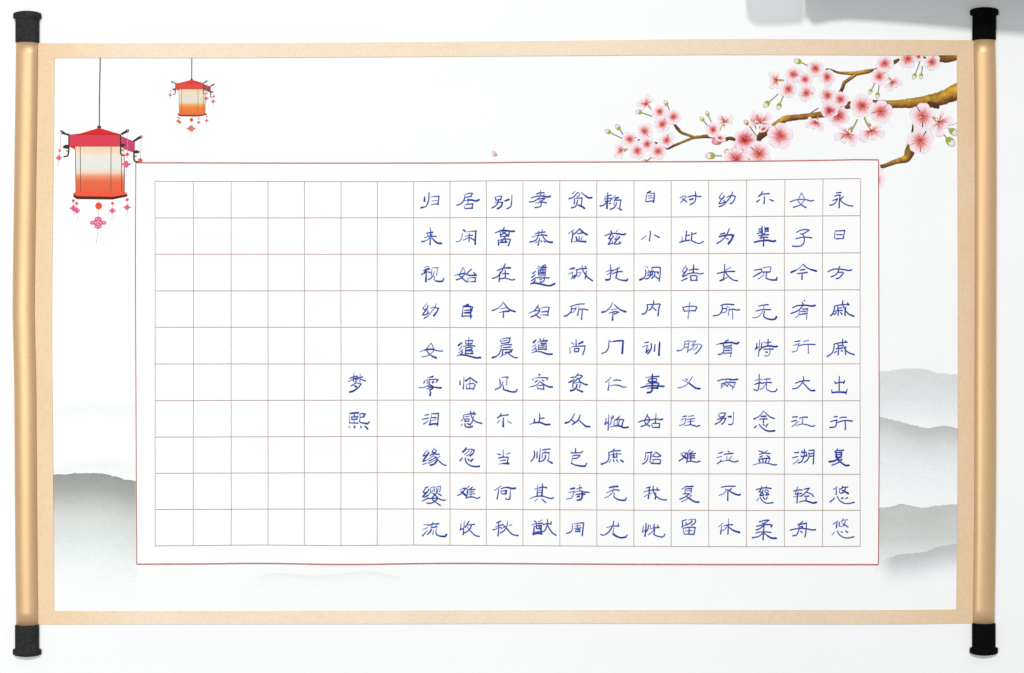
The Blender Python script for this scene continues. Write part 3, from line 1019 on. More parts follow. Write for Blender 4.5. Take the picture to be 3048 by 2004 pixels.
# ------------------------------------------------------------------ the handwriting
# pen strokes measured cell by cell: '@' gives the corner of each pair of rows, then one line per
# character; '*' marks a heavy stroke, '-' a light one
STROKES = '''
@2217 528
尓|35.8,30 32.5,35.5 28,39.5;32.5,35.5 40,34.5 49.5,34;40,40 39,54.5;30,46.5 24,50.5;50.5,45.8 58,49
女|92,51 103,47 117,45.5 126,46.5 135,49 140,47.8;-116,32 110,44 109,49 115,56.5;115,56.5 125,62.5;-116,32 121,42 121,48 114,57;114,57 107,59.5 99.5,62
永|187,32.3 197,31.5;184,39 191,36.8 195,37.2;195,37 193.5,50 193,62.5;180,48 190,44.5;190,44.5 185,53 180,56.5 174,57.5;202,40 195,46;195,46 200,52 207,56 214,58.5 221,59.3
辈|35,101 35.5,116;28,107 35,105.5;28,111 35,110;25,116 34,113.5;-40.5,101 41,112 40.5,115.5 36,116.5;41,105 47.5,104;41,107.5 47.5,107;41,111 48,110.5;28,120.5 36,118.5 48,118;36,118 33,123 31,125.5;31,125.5 38,123.5 46,123.5;*19,133.5 30,131 45,129.5 53,131 57,132 62,130.5;38.5,122 38,141
子|105.5,113.5 114,109 125,107.5 131.5,109;131.5,109 125,113 118,117;113.5,116 118,117 121.5,124 121.5,132 119,137.5 114,141 107,142 97.5,141.5;104,126.5 115,124 125,123 137,124.5
日|185,110.5 204.5,109.5;204.5,109.5 201.5,126;201.5,126 187,126.5;-184.5,113 183.5,125.5;187.5,118 199,118
@2217 750
况|19,38 27,36.5 33,35.5;33,35 35,41.5 50,41.5;-36,33 48,31 53.5,32 51,42;17,51.5 26,46 32,42.5;-38.5,43 36,50 27,55.5;44.5,43 43,52 45,55 52,57.5;*52,57.5 59,58 64.5,57.5;64.5,57.5 65.5,53
今|-119,25.5 112,33 104,38;*104,38 95,42;119,25.5 126,32 134,36;*134,36 146,39.5;113,37.5 122,36.3;107.5,44.8 117,43.8 127.5,42.3;117.5,44 116.5,56.5
方|194.5,29.5 192,35 191.5,40;192,40 188,45 184,48.5 177,51;170,41 179,36.5 192,35.3 205,37 213,38.5 218.5,37;190,42.5 200,42 202,43.5 197,50 193,53.5 187.5,55
无|28,111.5 38,109.3 47.5,108.5;23,121.5 35,118.8 52,118.8;-39,109.5 38,117 34,126 28,132.5 22,135 16,135.3;40,122.5 38,131 39,133.5 46,137.5;*46,137.5 54,139 62,138 64.5,133.5
有|117,103.5 120,108.5 112,118 104,123 94.5,126.5;97.5,115 106,110.8 118,109.5;*118,109.5 128,110 137,111.5 143.5,110;117.5,117.5 128.5,117;-128.5,117 127.5,125 126,138;-112,119.5 111,126 108.5,131.5 103.5,135;114,122.3 124.5,122;112.5,128.5 125,126.8;121,100 122.5,100.8
戚|183,111.5 195,109 205,108 213.5,109;184,112.5 182,122 179,128 175.5,131;200.5,100.5 200,108 204,116 207,122 213,128;*213,128 218,130.5 223,132;210,104.5 212.5,108.5;207,113 205,123 205.5,130.5;190.5,113 190,121;190.5,115.5 198,115;184,122 192,120.5 199.5,120.5;191.5,121 191,130;187.5,125 183,128.5;195.5,124.5 199,128
@2217 969
恃|24.5,36.5 23.5,44 21.5,49.5;-30,30 29,48 27.5,63;34.5,35.5 33,47 29.5,51.5;21.5,49 26,45;47.5,28 47,41;42.5,36 53,34;*34,46 42,43 52,42 60,43.8 66,42.7;38.5,48.8 58,48.5;-51,43 51.5,53 50,59 46,62.5 40,62.5;42,54.5 45.5,55;-39,33 39,36
行|102,33.3 112.5,31.8;-99,41 105,39.5 111,37;-111,37 109,42 107.5,51 103,53 96.5,54.5;-120,33 130,31;110,42 118,39.5 130,38.8 143.5,39.2;-129.5,40 130,57.5
戚|183.5,38 195,35.5 209.5,34.5;182.5,38.5 182.5,47 179.5,55 175,60 168.5,63.5;200.5,28 200,38 203.5,45 206.5,51 213,56 224,60;205.5,31 207,34;207,43 205.5,52 206.5,59.5;191,38 191,46;193,42 198,41.3;187,48 200,46.3;192,49.5 191,60.5;188.5,53 184,55.5;197,51 199.5,52.5
抚|29,100 28.8,122 27,131 24,134 19,131.5;-20.5,113 27,111 35,110.3;20,121 25,119 32,117.3;39,111 46,109.5 51.5,110;33,119 43,117.3 54,117.3;-45,110 43.5,118 38,127 31,131.5;-44.5,120 43.5,130 50,134.5;50,134.5 56,136 63,135;63,135 65.5,130.5
大|119,105 120.5,109 118,116 113,123 106,128.5 97.5,130;103.5,118.5 113,115 122,113.5 132,113.8;118.5,117 124,123 131,131 136,134;*136,134 142.5,133.5
出|193.5,104.5 193,133;184,114.5 185.5,119;185.5,119 194,117 203,116.5;204.5,113 202.5,118.5;177.5,132.5 179,138;*179,138 192,136.7 207,137.5;209.5,131 207,140
@2217 1188
念|-37.5,24.5 33,31 27,37;27,37 18,41;-37.5,24.5 45,31.5;45,31.5 52,37 60,40;*33,35.5 42.5,35.3;30,41.5 37,40.5 45,40.8;37.5,41 38,48.5;24,55 19.5,58.5;29,52 35,59 42,64;*42,64 50,66 60.5,65;37,51.5 39,54;47,51 43,57
江|97.5,37 107,36.5;95.5,46 105,44;-109,46 103,51.5 96.5,56.5;112,39 122,37 128,37.5;-119,40 117,50;-104.5,54 118,51;118,51 128,53 136,56 142.5,54.8
行|182,36.5 189,36;175.5,46.5 182,44.5 188.5,43.3;188.5,43.3 187,52 185,57 174.5,58.5;194.5,38.5 201,37.3 207.5,37.5;190.5,48 198,45.2 207,44 220,45.2;205,45 206,55 205.5,62.5
益|28.5,106.5 37,109;-46,105.5 40.5,109.5;29,113.5 40,111 51.5,111.8;36,116.5 30.5,119;44,116 49.5,118.5;28,125 30.5,129;28,124 38,122 51,121.5;-51,121.5 48,130;36.5,122.5 37,129;44,122 42,129.5;-16,135.5 30,131.5 42,131;42,131 52,133 58,135 64.5,134.5
溯|101,110 109.5,109.7;97,120.5 108,118;-111,123 106,128 99.5,133;-117,105 116.8,108.5;122,103 121.5,108;115.5,110 125,109;120.5,109 121.5,114 118.5,124 115,129 109,131;-114.5,114.5 115.5,118.5;115.5,118.5 126.5,116;126,111.5 126.5,117;131,105.5 141.5,104.8;141.5,104.8 141,118 140,132.5;130.5,110 131.5,117 128,125 122,129.5;131.5,112.5 140,111.5;131.5,118 140,116.5
复|190,102 188,105 184,108.5;188,105.5 202.5,105;*187,109.5 187,119;*187,110 198.5,109 197,119.5 187.5,119.5;187.5,114.5 197,113.5;*192,120 187,125 181,127.5 173,128.5;189,124 200,123.5 195,128 188,132 178.5,135.5;*190,125 197,130 203,134.5 208,136.5 213,135.8
@2217 1404
慈|-33.5,30 34.5,33.5;-44,29 43,33;23,37 32,34.5 42,33 53.5,34.5;33,36 28.5,41.5 35,42 30,49.5 37.5,48.5;37,37 36,41;36,44 38,47.5;43,36 40.5,41.5 46,43 42,49 49,47;46,37.5 48,40;47,44 48.5,47;-27.5,54.5 24.5,60;31,53 35,59 41,63.5 47,64.8 57.5,63.5;37,52 40,56;46,52 43.5,56.5
轻|-108,31 106,37 103,46.5;103,46.5 116,44.3;99.5,40 107,38 116.5,37.3;-99,52 107,50.5 116,49.5;108.5,42 107.5,50 106.5,64;121,36 131.5,34;131.5,34 127,40 121,46 115,50.5;126,42 133,44.5 138,47 140,51;122,50.5 130.5,50;125.5,51 125,59;111.5,62 120,60 128,60.5;*128,60.5 135,63 140,64.3 146,63
悠|-189.5,30.5 182,36.5;187.5,35 187,47;-194,34 193.5,43;200.5,29.5 199,33.5 196.5,35.5;199.5,32.5 210.5,31.5;206,32 205,38 202,42 196.5,44.5;*200,38 205,41 211.5,44.5;184,54 179,58.5 174.5,62;189.5,51 192,56.5 197,61.5 204,65;204,65 211,65.5 224,63;*198,54.5 200,54;206,56 210,53
柔|29,103 37,100.5 46,99.3 49,100;49,100 44,103 39,106;35,105.5 39,106 38.5,115 37,139.5;23.5,112 31,110.5 40,108.5 50,108.5 55.5,110.5;55.5,110.5 53.5,113.5;37,111.5 30,117 23,119.5;21.5,126 30,124 42,123.5 53,124.5;37,125.5 31,131 24,134 15,135.5;40,126.5 46,131.5;*46,131.5 54,136 63.5,136.5
舟|119,101.5 114,106 109,108.5;110,108.5 118,107.3 126,105.5;126,105.5 125.5,115 124.5,125 123,133.5;110.5,108.5 111,118 108,126 104.5,130.5 98,131.5;*114.5,113 117.5,113;92,120 103,117.5 117,116.5 128,117.5 137,119.5 144.5,119;114,122.3 117,124.5
悠|-191,101.5 186,104.5 181,107.5;188.5,104.5 187.5,115;193.5,103.5 193,111.5;-193,111.5 197,112.5 203,110.5;-201.5,96.5 199,100.5 197,103;-199,100 210,98.5;-206,101 204.5,106 202,110;200,106 211,113.5;-184,124 178.5,129;189,121.5 193,128.5 199,133.5 207,136 215,135.5 223,133.5;196.5,123.5 199.5,124;206.5,121.5 210.5,124.5
@1882 528
自|*30,33 36.5,29.5;-35,33.5 45,33;45,33 44.5,45 43.5,51.5;-29,36 27.5,50.5;29,50.5 43,48.5;-31,38.5 40,38;-32,43 42,42.5
对|-97.5,42.5 105,39 110,39.5 107,45 103,48.5 99,52;102,44 111.5,50.5;113.5,41 122,38.5 129,37.8;129,37.8 135,40 140.5,39.3;129.5,30 130,42 128,50 124,54 118.5,56;*117,46.5 124,44.5
幼|-184.5,32 178,41 179,44;179,44 184,44.5 188.5,39.5;188,41 180,50 178,54.5;178,54.5 184,53.5 190,50.5;-187,37 188.5,40;187.5,48 190,51;205.5,30.5 203,38 198,45 191,53 185,58 178,60.5;194,41 204,37.5 211.5,40;211.5,40 208,48 205,52.5 201,54.5
小|36.5,110.5 37,116 35,130.5;-28.5,120 19,127.5;45.5,119 55,123.5
此|111.5,110.5 110,120 109,129;-101,123 102.5,127 101,131;97,134 106,131 117,129.5;112,120 117,119;122,113.5 121,130;121,130 130,134.5;130,134.5 138,136 145.5,132;122.5,117.5 130.5,115
为|199,105.5 195,115 190,123 183,130 173.5,136;180,117 189.5,114.5;*178,122 190,119.5 201,118.3 207.5,119.5;*207.5,119.5 203,129 197,137;*206,121 202,130 198,134;192,125.5 196.5,127
@1882 750
阙|-27,30 32,32;27,37 28,43 26,50 23,54.5;*23,54.5 15.5,57.5;39,33 50,31.5 57,32.5;57.5,32.5 57,45 55,60;-33,38 36,41;-41,36 38,41;32,42 43,40.5;37,42 37,49 33,54 27.5,55.5;31,48.5 40,47;-32,44.5 33,48;41.5,41 40.5,47.5;43.5,39 45,41.5 54,41.5 52,45;46,44 45,49 40,54.5;46,49.5 53,55
结|-110,28.5 103,38 104,42;104,42 109,41 113,35.5 111,33.5;112,37 104,48 103.5,51;104,51 110,48.5;110,48.5 113,45.5 123,43.5;123,43 134,44 139,45.5 145,44;101,59.5 112,54.5;125.5,27 125,43;116.5,38 126,35.5 134.5,36.5;119,49.5 120.5,59;119,49.5 127,48.5 133,50 131,58.5;121,58.5 133,58.5
长|189.5,25.5 188.5,42 187,55;-202.5,31.5 190,38.5;174,44.5 185,42 198,40.5 209.5,40.3;191,42.5 198,51 206,57.5 215.5,59.5;*180,59.5 187,56.5;-187,57 194.5,52
内|30,108.5 31,113 29.5,121 26,126 20,128;30.5,108.5 42,108 54,107;54,107 57.5,107.5 54.5,115 52.5,131;43,100.5 44,104 41,111 38,117 34,120;42,114.5 48.5,120
中|103.5,114.5 106.5,122;103.5,114 115,112 129,112 132.5,114 128.5,121.5;106,121.8 128,120.5;-117.5,103.5 116,120 114,137
所|181.5,110 192,107.5 208,108.5;184,111.5 184.5,118 181,126;181,126 175,130 166,131.3;-194.5,111 193,121 190,124 182.5,125;184.5,116.5 191.5,116.5;-198.5,113 197,130.5;199,119.5 206,117.5 213,119.5 219.5,118.7;-205.5,119 205.5,138
@1882 969
训|25,35.5 32.5,34.5;-20.5,44.5 27,41.5 32,41;-32,41 30,46;30,46 28,56;28.5,56 33.5,50;38.5,37 39,45 36,53 31.5,58;46.5,39 45,53;*56,35 55,50 54.5,61
肠|-107.5,33 106.5,43 104,48.5 99,51.5;99,51.5 92,52;-107.5,33 116.5,31.5;-116.5,31.5 113,55;-107,38.5 114,38;-107,45 113,44.5;-119,33.5 130.5,31.5 122,41;-122,41 133,38.5 140,39 142.5,41.5;142.5,41.5 139,48 134,54 129.5,58;-127,41 122,48 115,51.5;-133,41 131,47 125,50.5
育|190,34 193.5,31;193.5,31 196.5,30;-172,39.5 180,37.5;*180,37.5 190,35.8 203,35 213,37.5 217.5,35.5;187,38 186.5,43.5 202,41.5;-203,38.5 203,42;-187,46.5 187,54;187,54 183,58.5 176.5,59.5;188,46.5 203.5,46;-203.5,46 202.5,55 201.5,64.5;189,51.5 199.5,51;187.5,57 203,56.5
事|*41,100.5 41,125 40.5,132 38,136.5 31,138;-27,107 38,105.5;38,105.5 54.5,104.5;33,111 33,115.5;33,111 40,109 50,109 49.5,114.5 34.5,115.5;-28,120.5 37,118.5;*37,118.5 48,117.5 54,119 51.5,129;*18,127.5 30,124.5 45,123.5 55,124.5 64.5,125;-30,130 38,128;*38,128 51,128.5
义|109.5,109.5 112.5,111.5;-123.5,104.5 118,113.5 112,121 105,125.5 93,128.5;-102.5,111.5 110,115 117,119;*117,119 124,124.5 131,129 138,129.5
两|174.5,114 184,111 197,110;*197,110 207,111.5 215.5,110.3;-182,120 183,129;183,120 195,117 211,117;-211,117 209,124 205,131;-192.5,112 190.5,119 183,126;-200.5,113 198,120 194.5,124;190,121 195,124.5;199,121.5 206,126
@1882 1188
姑|31.5,31 26,43 25,46.5 29,52 36,55.5;31,35 35,39.5 35,44.5 30,51 24,54.5 18,56;12.5,47.5 22,44 35,42.5;35,43.5 48,40.8 56,42.5;*56,42.5 61.5,41.5;-48.5,29.5 48,40;48,40 47,49;-39.5,51 41,57;42,50 56,50 55,58.5;42,58 55,58.3
往|103.5,35.8 110.5,35;-115,35.5 125.5,34;-99.5,42.5 110,39.5 108,48 104.5,52.5;-104.5,52.5 97,54;-112,42 127.5,39.5;119.5,41 119,52.5;-113,47 126,45;-107.5,54.5 118,52.5;118,52.5 127,54.5 132,56 138,54.3
别|-176,31 179,36.5;179,29 191.5,28.5 188,36;180,37.5 188,35.5;174.5,42 183,40 191.5,39.5;191.5,39.5 189.5,45 186,49.5 183,51.5;186,38 182,44 177,48 170,51.5;*196.5,36.5 202,36;-207.5,26.5 207,42 206,50;206,50 203,52.5 197.5,52
贻|-27.5,110 27,118 25,124.5;28,110.5 40,109;38.5,109.5 37,124.5;-32.5,115.5 31,124;31,124 27,129.5 21,133;35,128 41,132.5;-49,108 41,117;41,117 50,118.5 58,117;49.5,110 55,113.5 58,116.5;-42.5,124 42.5,132;42,124.5 50,123.5 58,124.5 56.5,133;43,132 56.5,132.5
难|-98.5,113 105,110 110.5,110.5;110.5,110.5 107,118 102,123 96,126.5;*102,115.5 111.5,122;-118.5,103.5 115,108.5 112,112;112.5,112 113,120 111.5,130;124.5,107 117,112;113.5,113.5 129,111.5;114,117 127,116;114.5,121 127.5,120.3;120,111 119.5,127;112,128.5 121,127;121,127 131,129.5 138,127.5
泣|176.5,111.5 184.5,109.5;-173,120.5 183,117.5;182.5,125 178.5,129.5 174.5,132.5;196,106.5 198.5,108.5;188,113.5 198,112 206,111.5;-194,117 193.5,125.5;-203,117 198,125.5;-181,129 190,126.5 198,125.5;198,125.5 208,129 216.5,127
@1882 1404
我|28.5,33.5 36.5,31.5;34.5,32.5 34.5,42 32.5,55;-23.5,41.5 34,38.5;34,38.5 45,37.3 54.5,38;-24,51.5 32,47 39.5,44;43,29.5 42.5,38 45,45 48.5,50 55,55 62,57.5 70,58;50.5,33 52,38;48,43 47,56
复|-110.5,29 107.5,32 101.5,36;109,31 124.5,30;-108,36 108.5,44.5;109,35.5 121.5,34.5;121.5,34.5 120,42.5;-110,39.5 118,38.5;104,46 117,44.5 111,50 105,53.5 97.5,56.5;-115,47 121.5,48.5 117,53 110,57.5 101,61.5;110,50.5 116,54.5;*116,54.5 123,59 129,62 136,62.3
不|182.5,32 193,30 210.5,30;-190,35 191.5,37;203.5,34.5 200,37;-194.5,36 190,42 184,46.5 177.5,48.5;196,37.5 203,42;*203,42 210,45.5 217,48 221,47;196,38 195.5,59
恍|-22.5,111.5 21.5,119 20,124.5;-20,124.5 26,120;28,105.5 27.5,118 26,132.5;33,109 32,117 28,123.5;-37,110 37,113.5;45,107.5 44,114;-34.5,118 44,115;44,115 54.5,114.5;52,110 54,115;-44,115 42.5,121 38,126 32.5,129;46,116.5 44,129;44,129 52,132.5 61,134;61,134 65,132 66,128.5
留|110.5,98.5 102.5,101 103,110 101.5,113.5;-101.5,113.5 108.5,110;110,104.5 110.5,110 120.5,104 122,101;-115,99 123,97.5 129.5,98.5;129.5,98.5 129,105 121,110;-103.5,116 106.5,128.5;105,116 117,114 129,114.5;129,114.5 126,129;107,128 126,128.5;116.5,114.5 116,128;-109,121.5 122,121
休|-186.5,105.5 176.5,113;-183,111 182,119;182,119 181,127.5;-197,97.5 197,108;197,108 196,128;-187,111.5 193,109.5;193,109.5 205.5,108.8;-195,111 190,118 183,121.5;198,114 206,120;*206,120 212,122.5 219.5,124.5
@1553 528
孝|-38.5,27 38,38;30,34.5 38,32.3 45.5,32;-48,35 43,38.5;19,43 29,39.5 40,38.5;*40,38.5 52,40.5 58.5,39.3;36,42 29,47.5 22,50.5 15.5,51;34,45.5 43,43.5 47.5,44;47.5,44 39,50;36,48.5 40,51 40,57 37.5,60.5 33,62 27,62.3;-27.5,53.5 38,52;38,52 46,51.5 50.5,53
贫|-109.5,28.5 107,32 103,34;115,31 109,38 104,42 96.5,44.5;-115,31 119,34 118.5,37 113.5,40.5;122.5,31.5 130,38;*130,38 137,42.5 143,42;108.5,43.5 107.5,55;111.5,43.5 124,42.5;124,42.5 123,50 122,57;114.5,47 113,56;113,56 109,61 102,63;*116,57.5 123,60 128.5,64
赖|176.5,31 176,45;*176,45 174.5,64;-169.5,41.5 175,38.5;175,38.5 183.5,37;-169.5,45 171,49;171,44.5 182,43 184,44 181,49 172,50;175.5,50 170,56 166,58.5;166,58.5 161,59;*180,54 181,54;-192,37.5 185,45;196.5,42 191,46.5;*192,42.5 198,42;-190,47.5 189,58;190,47.5 203.5,47;203.5,47 201,62;194.5,52 193,58;193,58 189,63 181.5,66;-195.5,63 200,65;*200,65 204,67
恭|-34,110 34.5,118 33,123;33,123 29,129 23,132 16.5,133;-42.5,107 40.5,118;27.5,116.5 36,113.5 48,112.5;-20.5,123 32,119.5;32,119.5 44,118.5 52,120;42.5,119.5 46,126 51,131;*51,131 56,133.3 62.5,133.5;36.5,125 35,133 33.5,140;-32,131.5 28.5,135;39,130 41,132.5;45,130.5 48,133.5
俭|-107.5,107.5 95.5,116;104.5,112 104,122 102,133;118.5,105.5 112,113 105.5,117.5;*118.5,106 127,114 134,118;114,116 124,114.5;*111.5,122.5 113.5,129.5;118,122 117.5,127.5;-124.5,122 121.5,128.5;-106.5,133 113,131;*113,131 131,132.5
兹|*183,110.5 184,113.5;-196.5,108 193.5,112.5;170.5,120 181,116.5 191,115.3;*191,115.3 202,117 208,118 212.5,116.5;184,117 178,126.5 183,127;-186,119.5 188,121.5;188,121.5 183,128 177.5,138;177.5,138 186.5,135.5;-185,131 187,135;-197,119 190.5,127.5;190.5,127.5 196,127 200.5,122;200.5,122 200,124.5 193,131 190,137;190,137 196,137.5 203,135;200,132 203,135
@1553 750
遵|-33,29 37,30;42,29.5 48.5,27;-32,34 40,32.5;*40,32.5 49.5,32;34.5,37.5 34.5,46.5;34.5,37.5 48.5,36.5;48.5,36.5 48,49;39.5,33 38.5,42;43,33 43.5,42;36,43 47,42;36,46 45,45;-34.5,50 48,48;28,40 22.5,44.5;27.5,47 20.5,52.5;27.5,53 43,53.5 56,53.5;27.5,53.5 20,59.5;26,55 28,58.5 24,62.5;46.5,52 46,58 43,62 37.5,62;37,57 40,57.3;*18.5,65.5 27,64 40,66.5 50,69;*50,69 58,69.5 67.5,65.5
诚|*99,35.5 107.5,33.5;-95.5,46 104.5,42;-104.5,42 104,53.5;101,55.5 109,48;111,37.5 120,35 132.5,34.5;113,37.5 112.5,46 107,54.5;-116,43 121.5,42 119,48 116,50.5 112,49.5;-124,27 124,35;124,35 128,43 135,52 140,56 145,59.5;130,29.5 132,34;132.5,39.5 130,55
托|181.5,27 183,38 182,50 180.5,56;*180.5,56 178,57.5 172.5,57.5;-173,41 180,38.5;180,38.5 189,38;-175,47 185,41.5;191.5,37 200,32.5;186,45.5 195,41.5 206,40.5;196.5,35.5 195,45 193,53.5;193,53.5 200,57 206,58.5;*206,58.5 215.5,59;215.5,59 217.5,55.5
妇|34,109.5 26,121.5;32,113 36,117 36.5,121.5 30,129 19,133.5;-14.5,126 25,121.5;25,121.5 36.5,120.5;-27,126 30,129;30,129 33,133 37.5,135.5;-39.5,116 47,113.5 56.5,114;56.5,114 53.5,126;40.5,123.5 51.5,122.3;-38.5,130 46,129;46,129 54.5,130
所|99.5,112.5 110,109 119,107.3 128,107;102.5,114.5 101,123 96,128 92,131;*92,131 88,132;-111.5,112.5 110.5,118 106,123.5 101,125;103,117 111,116.5;-117.5,112 116.5,121;116.5,121 114.5,130.5;117,119 124,117.3 135.5,119.3;124.5,118.5 122.5,138.5
令|-186.5,103.5 183,112;183,112 176,119.5 171,122.5;*171,122.5 165,124;190,108.5 197,115 203,119.5;*203,119.5 213,123;-182.5,119 194,117;179,126 187,123.5 194,122.5 199,124;199,124 190,127.5;187,125.5 186.5,133;*186.5,133 186,140
@1553 969
道|37.5,27 38,30;-46,25 44,30;-33,34 42,32;*42,32 51.5,31.5;*29,30 24,35;-29,37.5 27,41 23,43.5;-30,43.5 26,48 22,51;28,47 30.5,51 26.5,54.5;-20,56.5 29,53.5;29,53.5 39,54;*39,54 47,57 54,59 62,58.8;42,33 40,37.5;39,37.5 50,36.5;50,36.5 50,50;35,39.5 34.5,49.5;34.5,49.5 42,48.5 50,49.5;39,41 46,40.3;38,45 46,44.3
尚|111.5,29.5 111.5,42;-101,35.5 107,38.5;*116.5,38 125,34;-102,44.5 108,43;108,43 129.5,42;129.5,42 128.5,50 125,60;-98.5,46 99.5,57;108,47.5 108.5,54;108,47.5 117.5,47 116,54 109,54
门|178.5,31.5 183,33.5;178,35 178.5,42 176,50 172,54.5;172,54.5 164.5,57.5;*187,33 198,31.5 208,31.5;*208,31.5 207,45 206,57
容|*35,100.5 36.5,101.5;-22.5,108.5 23,112.5;-26,108.5 34,107;34,107 53.5,107.5;53.5,107.5 51.5,111.5;32.5,113 28,116;41.5,112 45,114;-37,115 32,121 26,124 18,126;37,115 45,120.5 52,124.5;*52,124.5 57,126.3 62.5,126;34.5,123.5 46,122;-31.5,124.5 33,130;45.5,122.5 44.5,130.5;33,129.5 45.5,131
资|100.5,107 106.5,106;*96.5,117 102,114.5;102,114.5 107.5,110.5;115.5,99 110,106.5;115,102.5 121,102 124.5,104 120,108 117.5,109.5;114.5,108 111,113 105.5,116.5;115,108.5 120,115 127,120;*127,120 134,121.8;-106,119 120,116;-120.5,117 119.5,122 118,128;104.5,119.5 105,127;*113,121.5 112,127 107,132 100,134;*113.5,131.5 124.5,136
仁|-183,106 178,112 172,116.5;-179,115.5 178.5,124;178.5,124 177,132.5;188.5,113 196,111.8;196,111.8 203,113;-181,124 189,122.3;189,122.3 199,123 207,126.5;207,126.5 213.5,126.3
@1553 1188
止|36.5,30 37,36 35.5,47.5;25.5,40.5 26.5,44 25,48;38,39.8 45.5,39;-16,52 25,49;*25,49 36,48 43,50 49,52.5 57.5,52
从|108,30 103,40 97,47;*97,47 89.5,49.3;102,43 109,47.5;119.5,32.5 117,41 111,47.5 104,52;117,43.5 125,50.5;*125,50.5 132,56 139,56.5
恤|-173,39 172.5,46;172.5,46 170.5,52;171,52 177,47.5;-178.5,32 178,48;178,48 177,63.5;-183.5,35.5 183.5,46 181,52.5;187,34 188,37 186,39.5;200.5,35 197,39.5 193.5,42.5;-190,43.5 189,53;190,43 200,41.5 209,42.5;209,42.5 206.5,50 205.5,56;-196.5,43 195.5,54;-200.5,43 198,54;-180.5,57.5 190,55;*190,55 200,55 207,58 212,58.8 218,57.5
顺|25.5,106.5 26.5,114 24.5,121;24.5,121 19,127.5;31.5,108 31,120.5;-38,101 37,115;37,115 35.5,128.5;35.5,128.5 40,128 46,124 49,117.5 48.5,115.5;42,105 49,103;49,103 58,102.5;-51,106 43,111;-43,110 41.5,121;43,110.5 56.5,110;-56.5,110 55,124;52,125.5 57,128.5;*57,128.5 62,131
岂|110.5,101 110,109.5;-101,108 102,111;102,111 113,110;113,110 121.5,110.5 124.5,107;103.5,117 112,115 119.5,116;119.5,116 114,121 103.5,122;-104,122 101,132.5;102,132 110,135.5;*110,135.5 122,137.5 130,137.5;130,137.5 133,132
庶|190,102 187,106;178,109.5 190,106.5 202,105.8;178.5,109.5 179,119;179,119 176.5,127 171,131;*171,131 163.5,133.5;-180.5,115 190,113 204,112.5;188,111 187.5,119;*188,111 189,119.5;195,110 194.5,119;187,120 195.5,119.3;-183.5,124 179.5,130;188,124 189,128;194,124 196.5,128;*203,125 207.5,128.5
@1553 1404
其|-33,27.5 32,40;32,40 31.5,50;42.5,25 42,38;*42,38 41,50;-26,36 35,33.5;35,33.5 44,31.5 51,33;-33,39 39,37.5;-33,43.5 39,42.5;-17,55.5 26,51.5;26,51.5 36,50 44,50.5;44,50.5 52,53 58,55 65,53.8;-32,56 27,60;41.5,56.5 49,63
待|*100,35.5 107.5,34;-96,43 108.5,40;-106,41 105,49 102,54.5 92,56;-119,27 119,39;-112,36 119,33;119,33 123,33;-108,43 116,40 121,39.5;121,39.5 130,42 138,42.3;111.5,47 120,45.5;*120,45.5 129,46;*123.5,40 124,50 122.5,55 119,58;*119,58 114,58.5;*114,51.5 117.5,50.5
无|*179.5,33 188,30.5;*188,30.5 196.5,30.3;-173.5,43.5 183,39;183,39 192,37 199.5,38.3;-188.5,32 186,42 181,48 176,51.5 170.5,53;-189.5,42.5 189,51.5;189,52 196,56.5;*196,56.5 203,58.5 212,58.5;212,58.5 214.5,54
猷|25.5,100.5 29.5,103.5;-33.5,102 36,103 41,99;-20.5,109 28,106.8;28,106.8 42,105.5;25.5,112.5 25,121;*25,121 23.5,129;25,112.5 40,110;*40,110 39,127;30.5,108.5 30,117 37,117;35.5,108.5 36,117;27,124.5 35.5,123;*23.5,129 32,126.5 41,127.5;52.5,98 53,106 50,115 47,121 41,124;42,106 45,108.5;45,108.5 52,106.5 60,107.5;60,102 60,107.5;53,110 58,119 63,126;63,126 70,130.5
周|-103.5,107 104,115 102.5,121;102.5,121 98,125 92.5,126.5;-107,107.5 117,105.5;117,105.5 127,105;127,105 125.5,118 124,131;-114,108 114,116;-110,112 120,110.5;-107.5,116.5 122,115;-110.5,119 111,123;111,119 119,118;118.5,118 119,123;110,123 119,122.5
尤|188.5,101.5 188,107 184,116 179,123 173,128;173,128 167,130.5 162,128.5;-174,114.5 185,111.5;185,111.5 199,111.5;197.5,106 199,112;-189,115 187,126;*187,127 193,131.5;*193,131.5 203,135.5 213.5,134;213.5,134 216,129.5;*188,129 195,133
@1228 528
归|*25,41 24.5,49;34.5,32 34,32.5 33,47 31,54;31,54 28,60 23,61.5;*23,61.5 17.5,63;-38,41 46,39.5;46,39.5 54.5,39.5;54.5,39.5 52,56;-39,49 50,48;-38,57 46,55;46,55 53,55.5
居|-105,36 113,34;113,34 120,32.8 123,33.5;123,33.5 119.5,40;109,41.5 119.5,39.5;107.5,39 106,46 102,52;102,52 97,56 91,57.5;-114.5,43.5 114,54;-105,49 113,47;*113,47 122,47 130,49 136,46.5;109,56.5 124,54.5;124,54.5 122,64;-106,58 107.5,64.5;107.5,64.5 123,63.5
别|169.5,40.5 171.5,47.5;-173,40 183,38.5;183,38.5 181,46.5;172,47.5 181,45.5;-168,52.5 177,51;177,51 185,52;*185,52 181,61 174.5,64.5;176.5,46 175,53 170,59 163.5,63;*189.5,49 197.5,46;-204,36.5 203.5,49;203.5,49 202,59 199,62.5 194,64.5
来|-36,103.5 37.5,111;37.5,111 36.5,122;36.5,122 36,138.5;28.5,115 41.5,113;-31,117.5 31.5,121;-40,116.5 39.5,119;-24,124.5 33,121.5;33,121.5 48.5,121.5;-36,123 31,128.5 26,131;26,131 19,132.5;39.5,124.5 45,130.5;*45,130.5 51,135 59,136
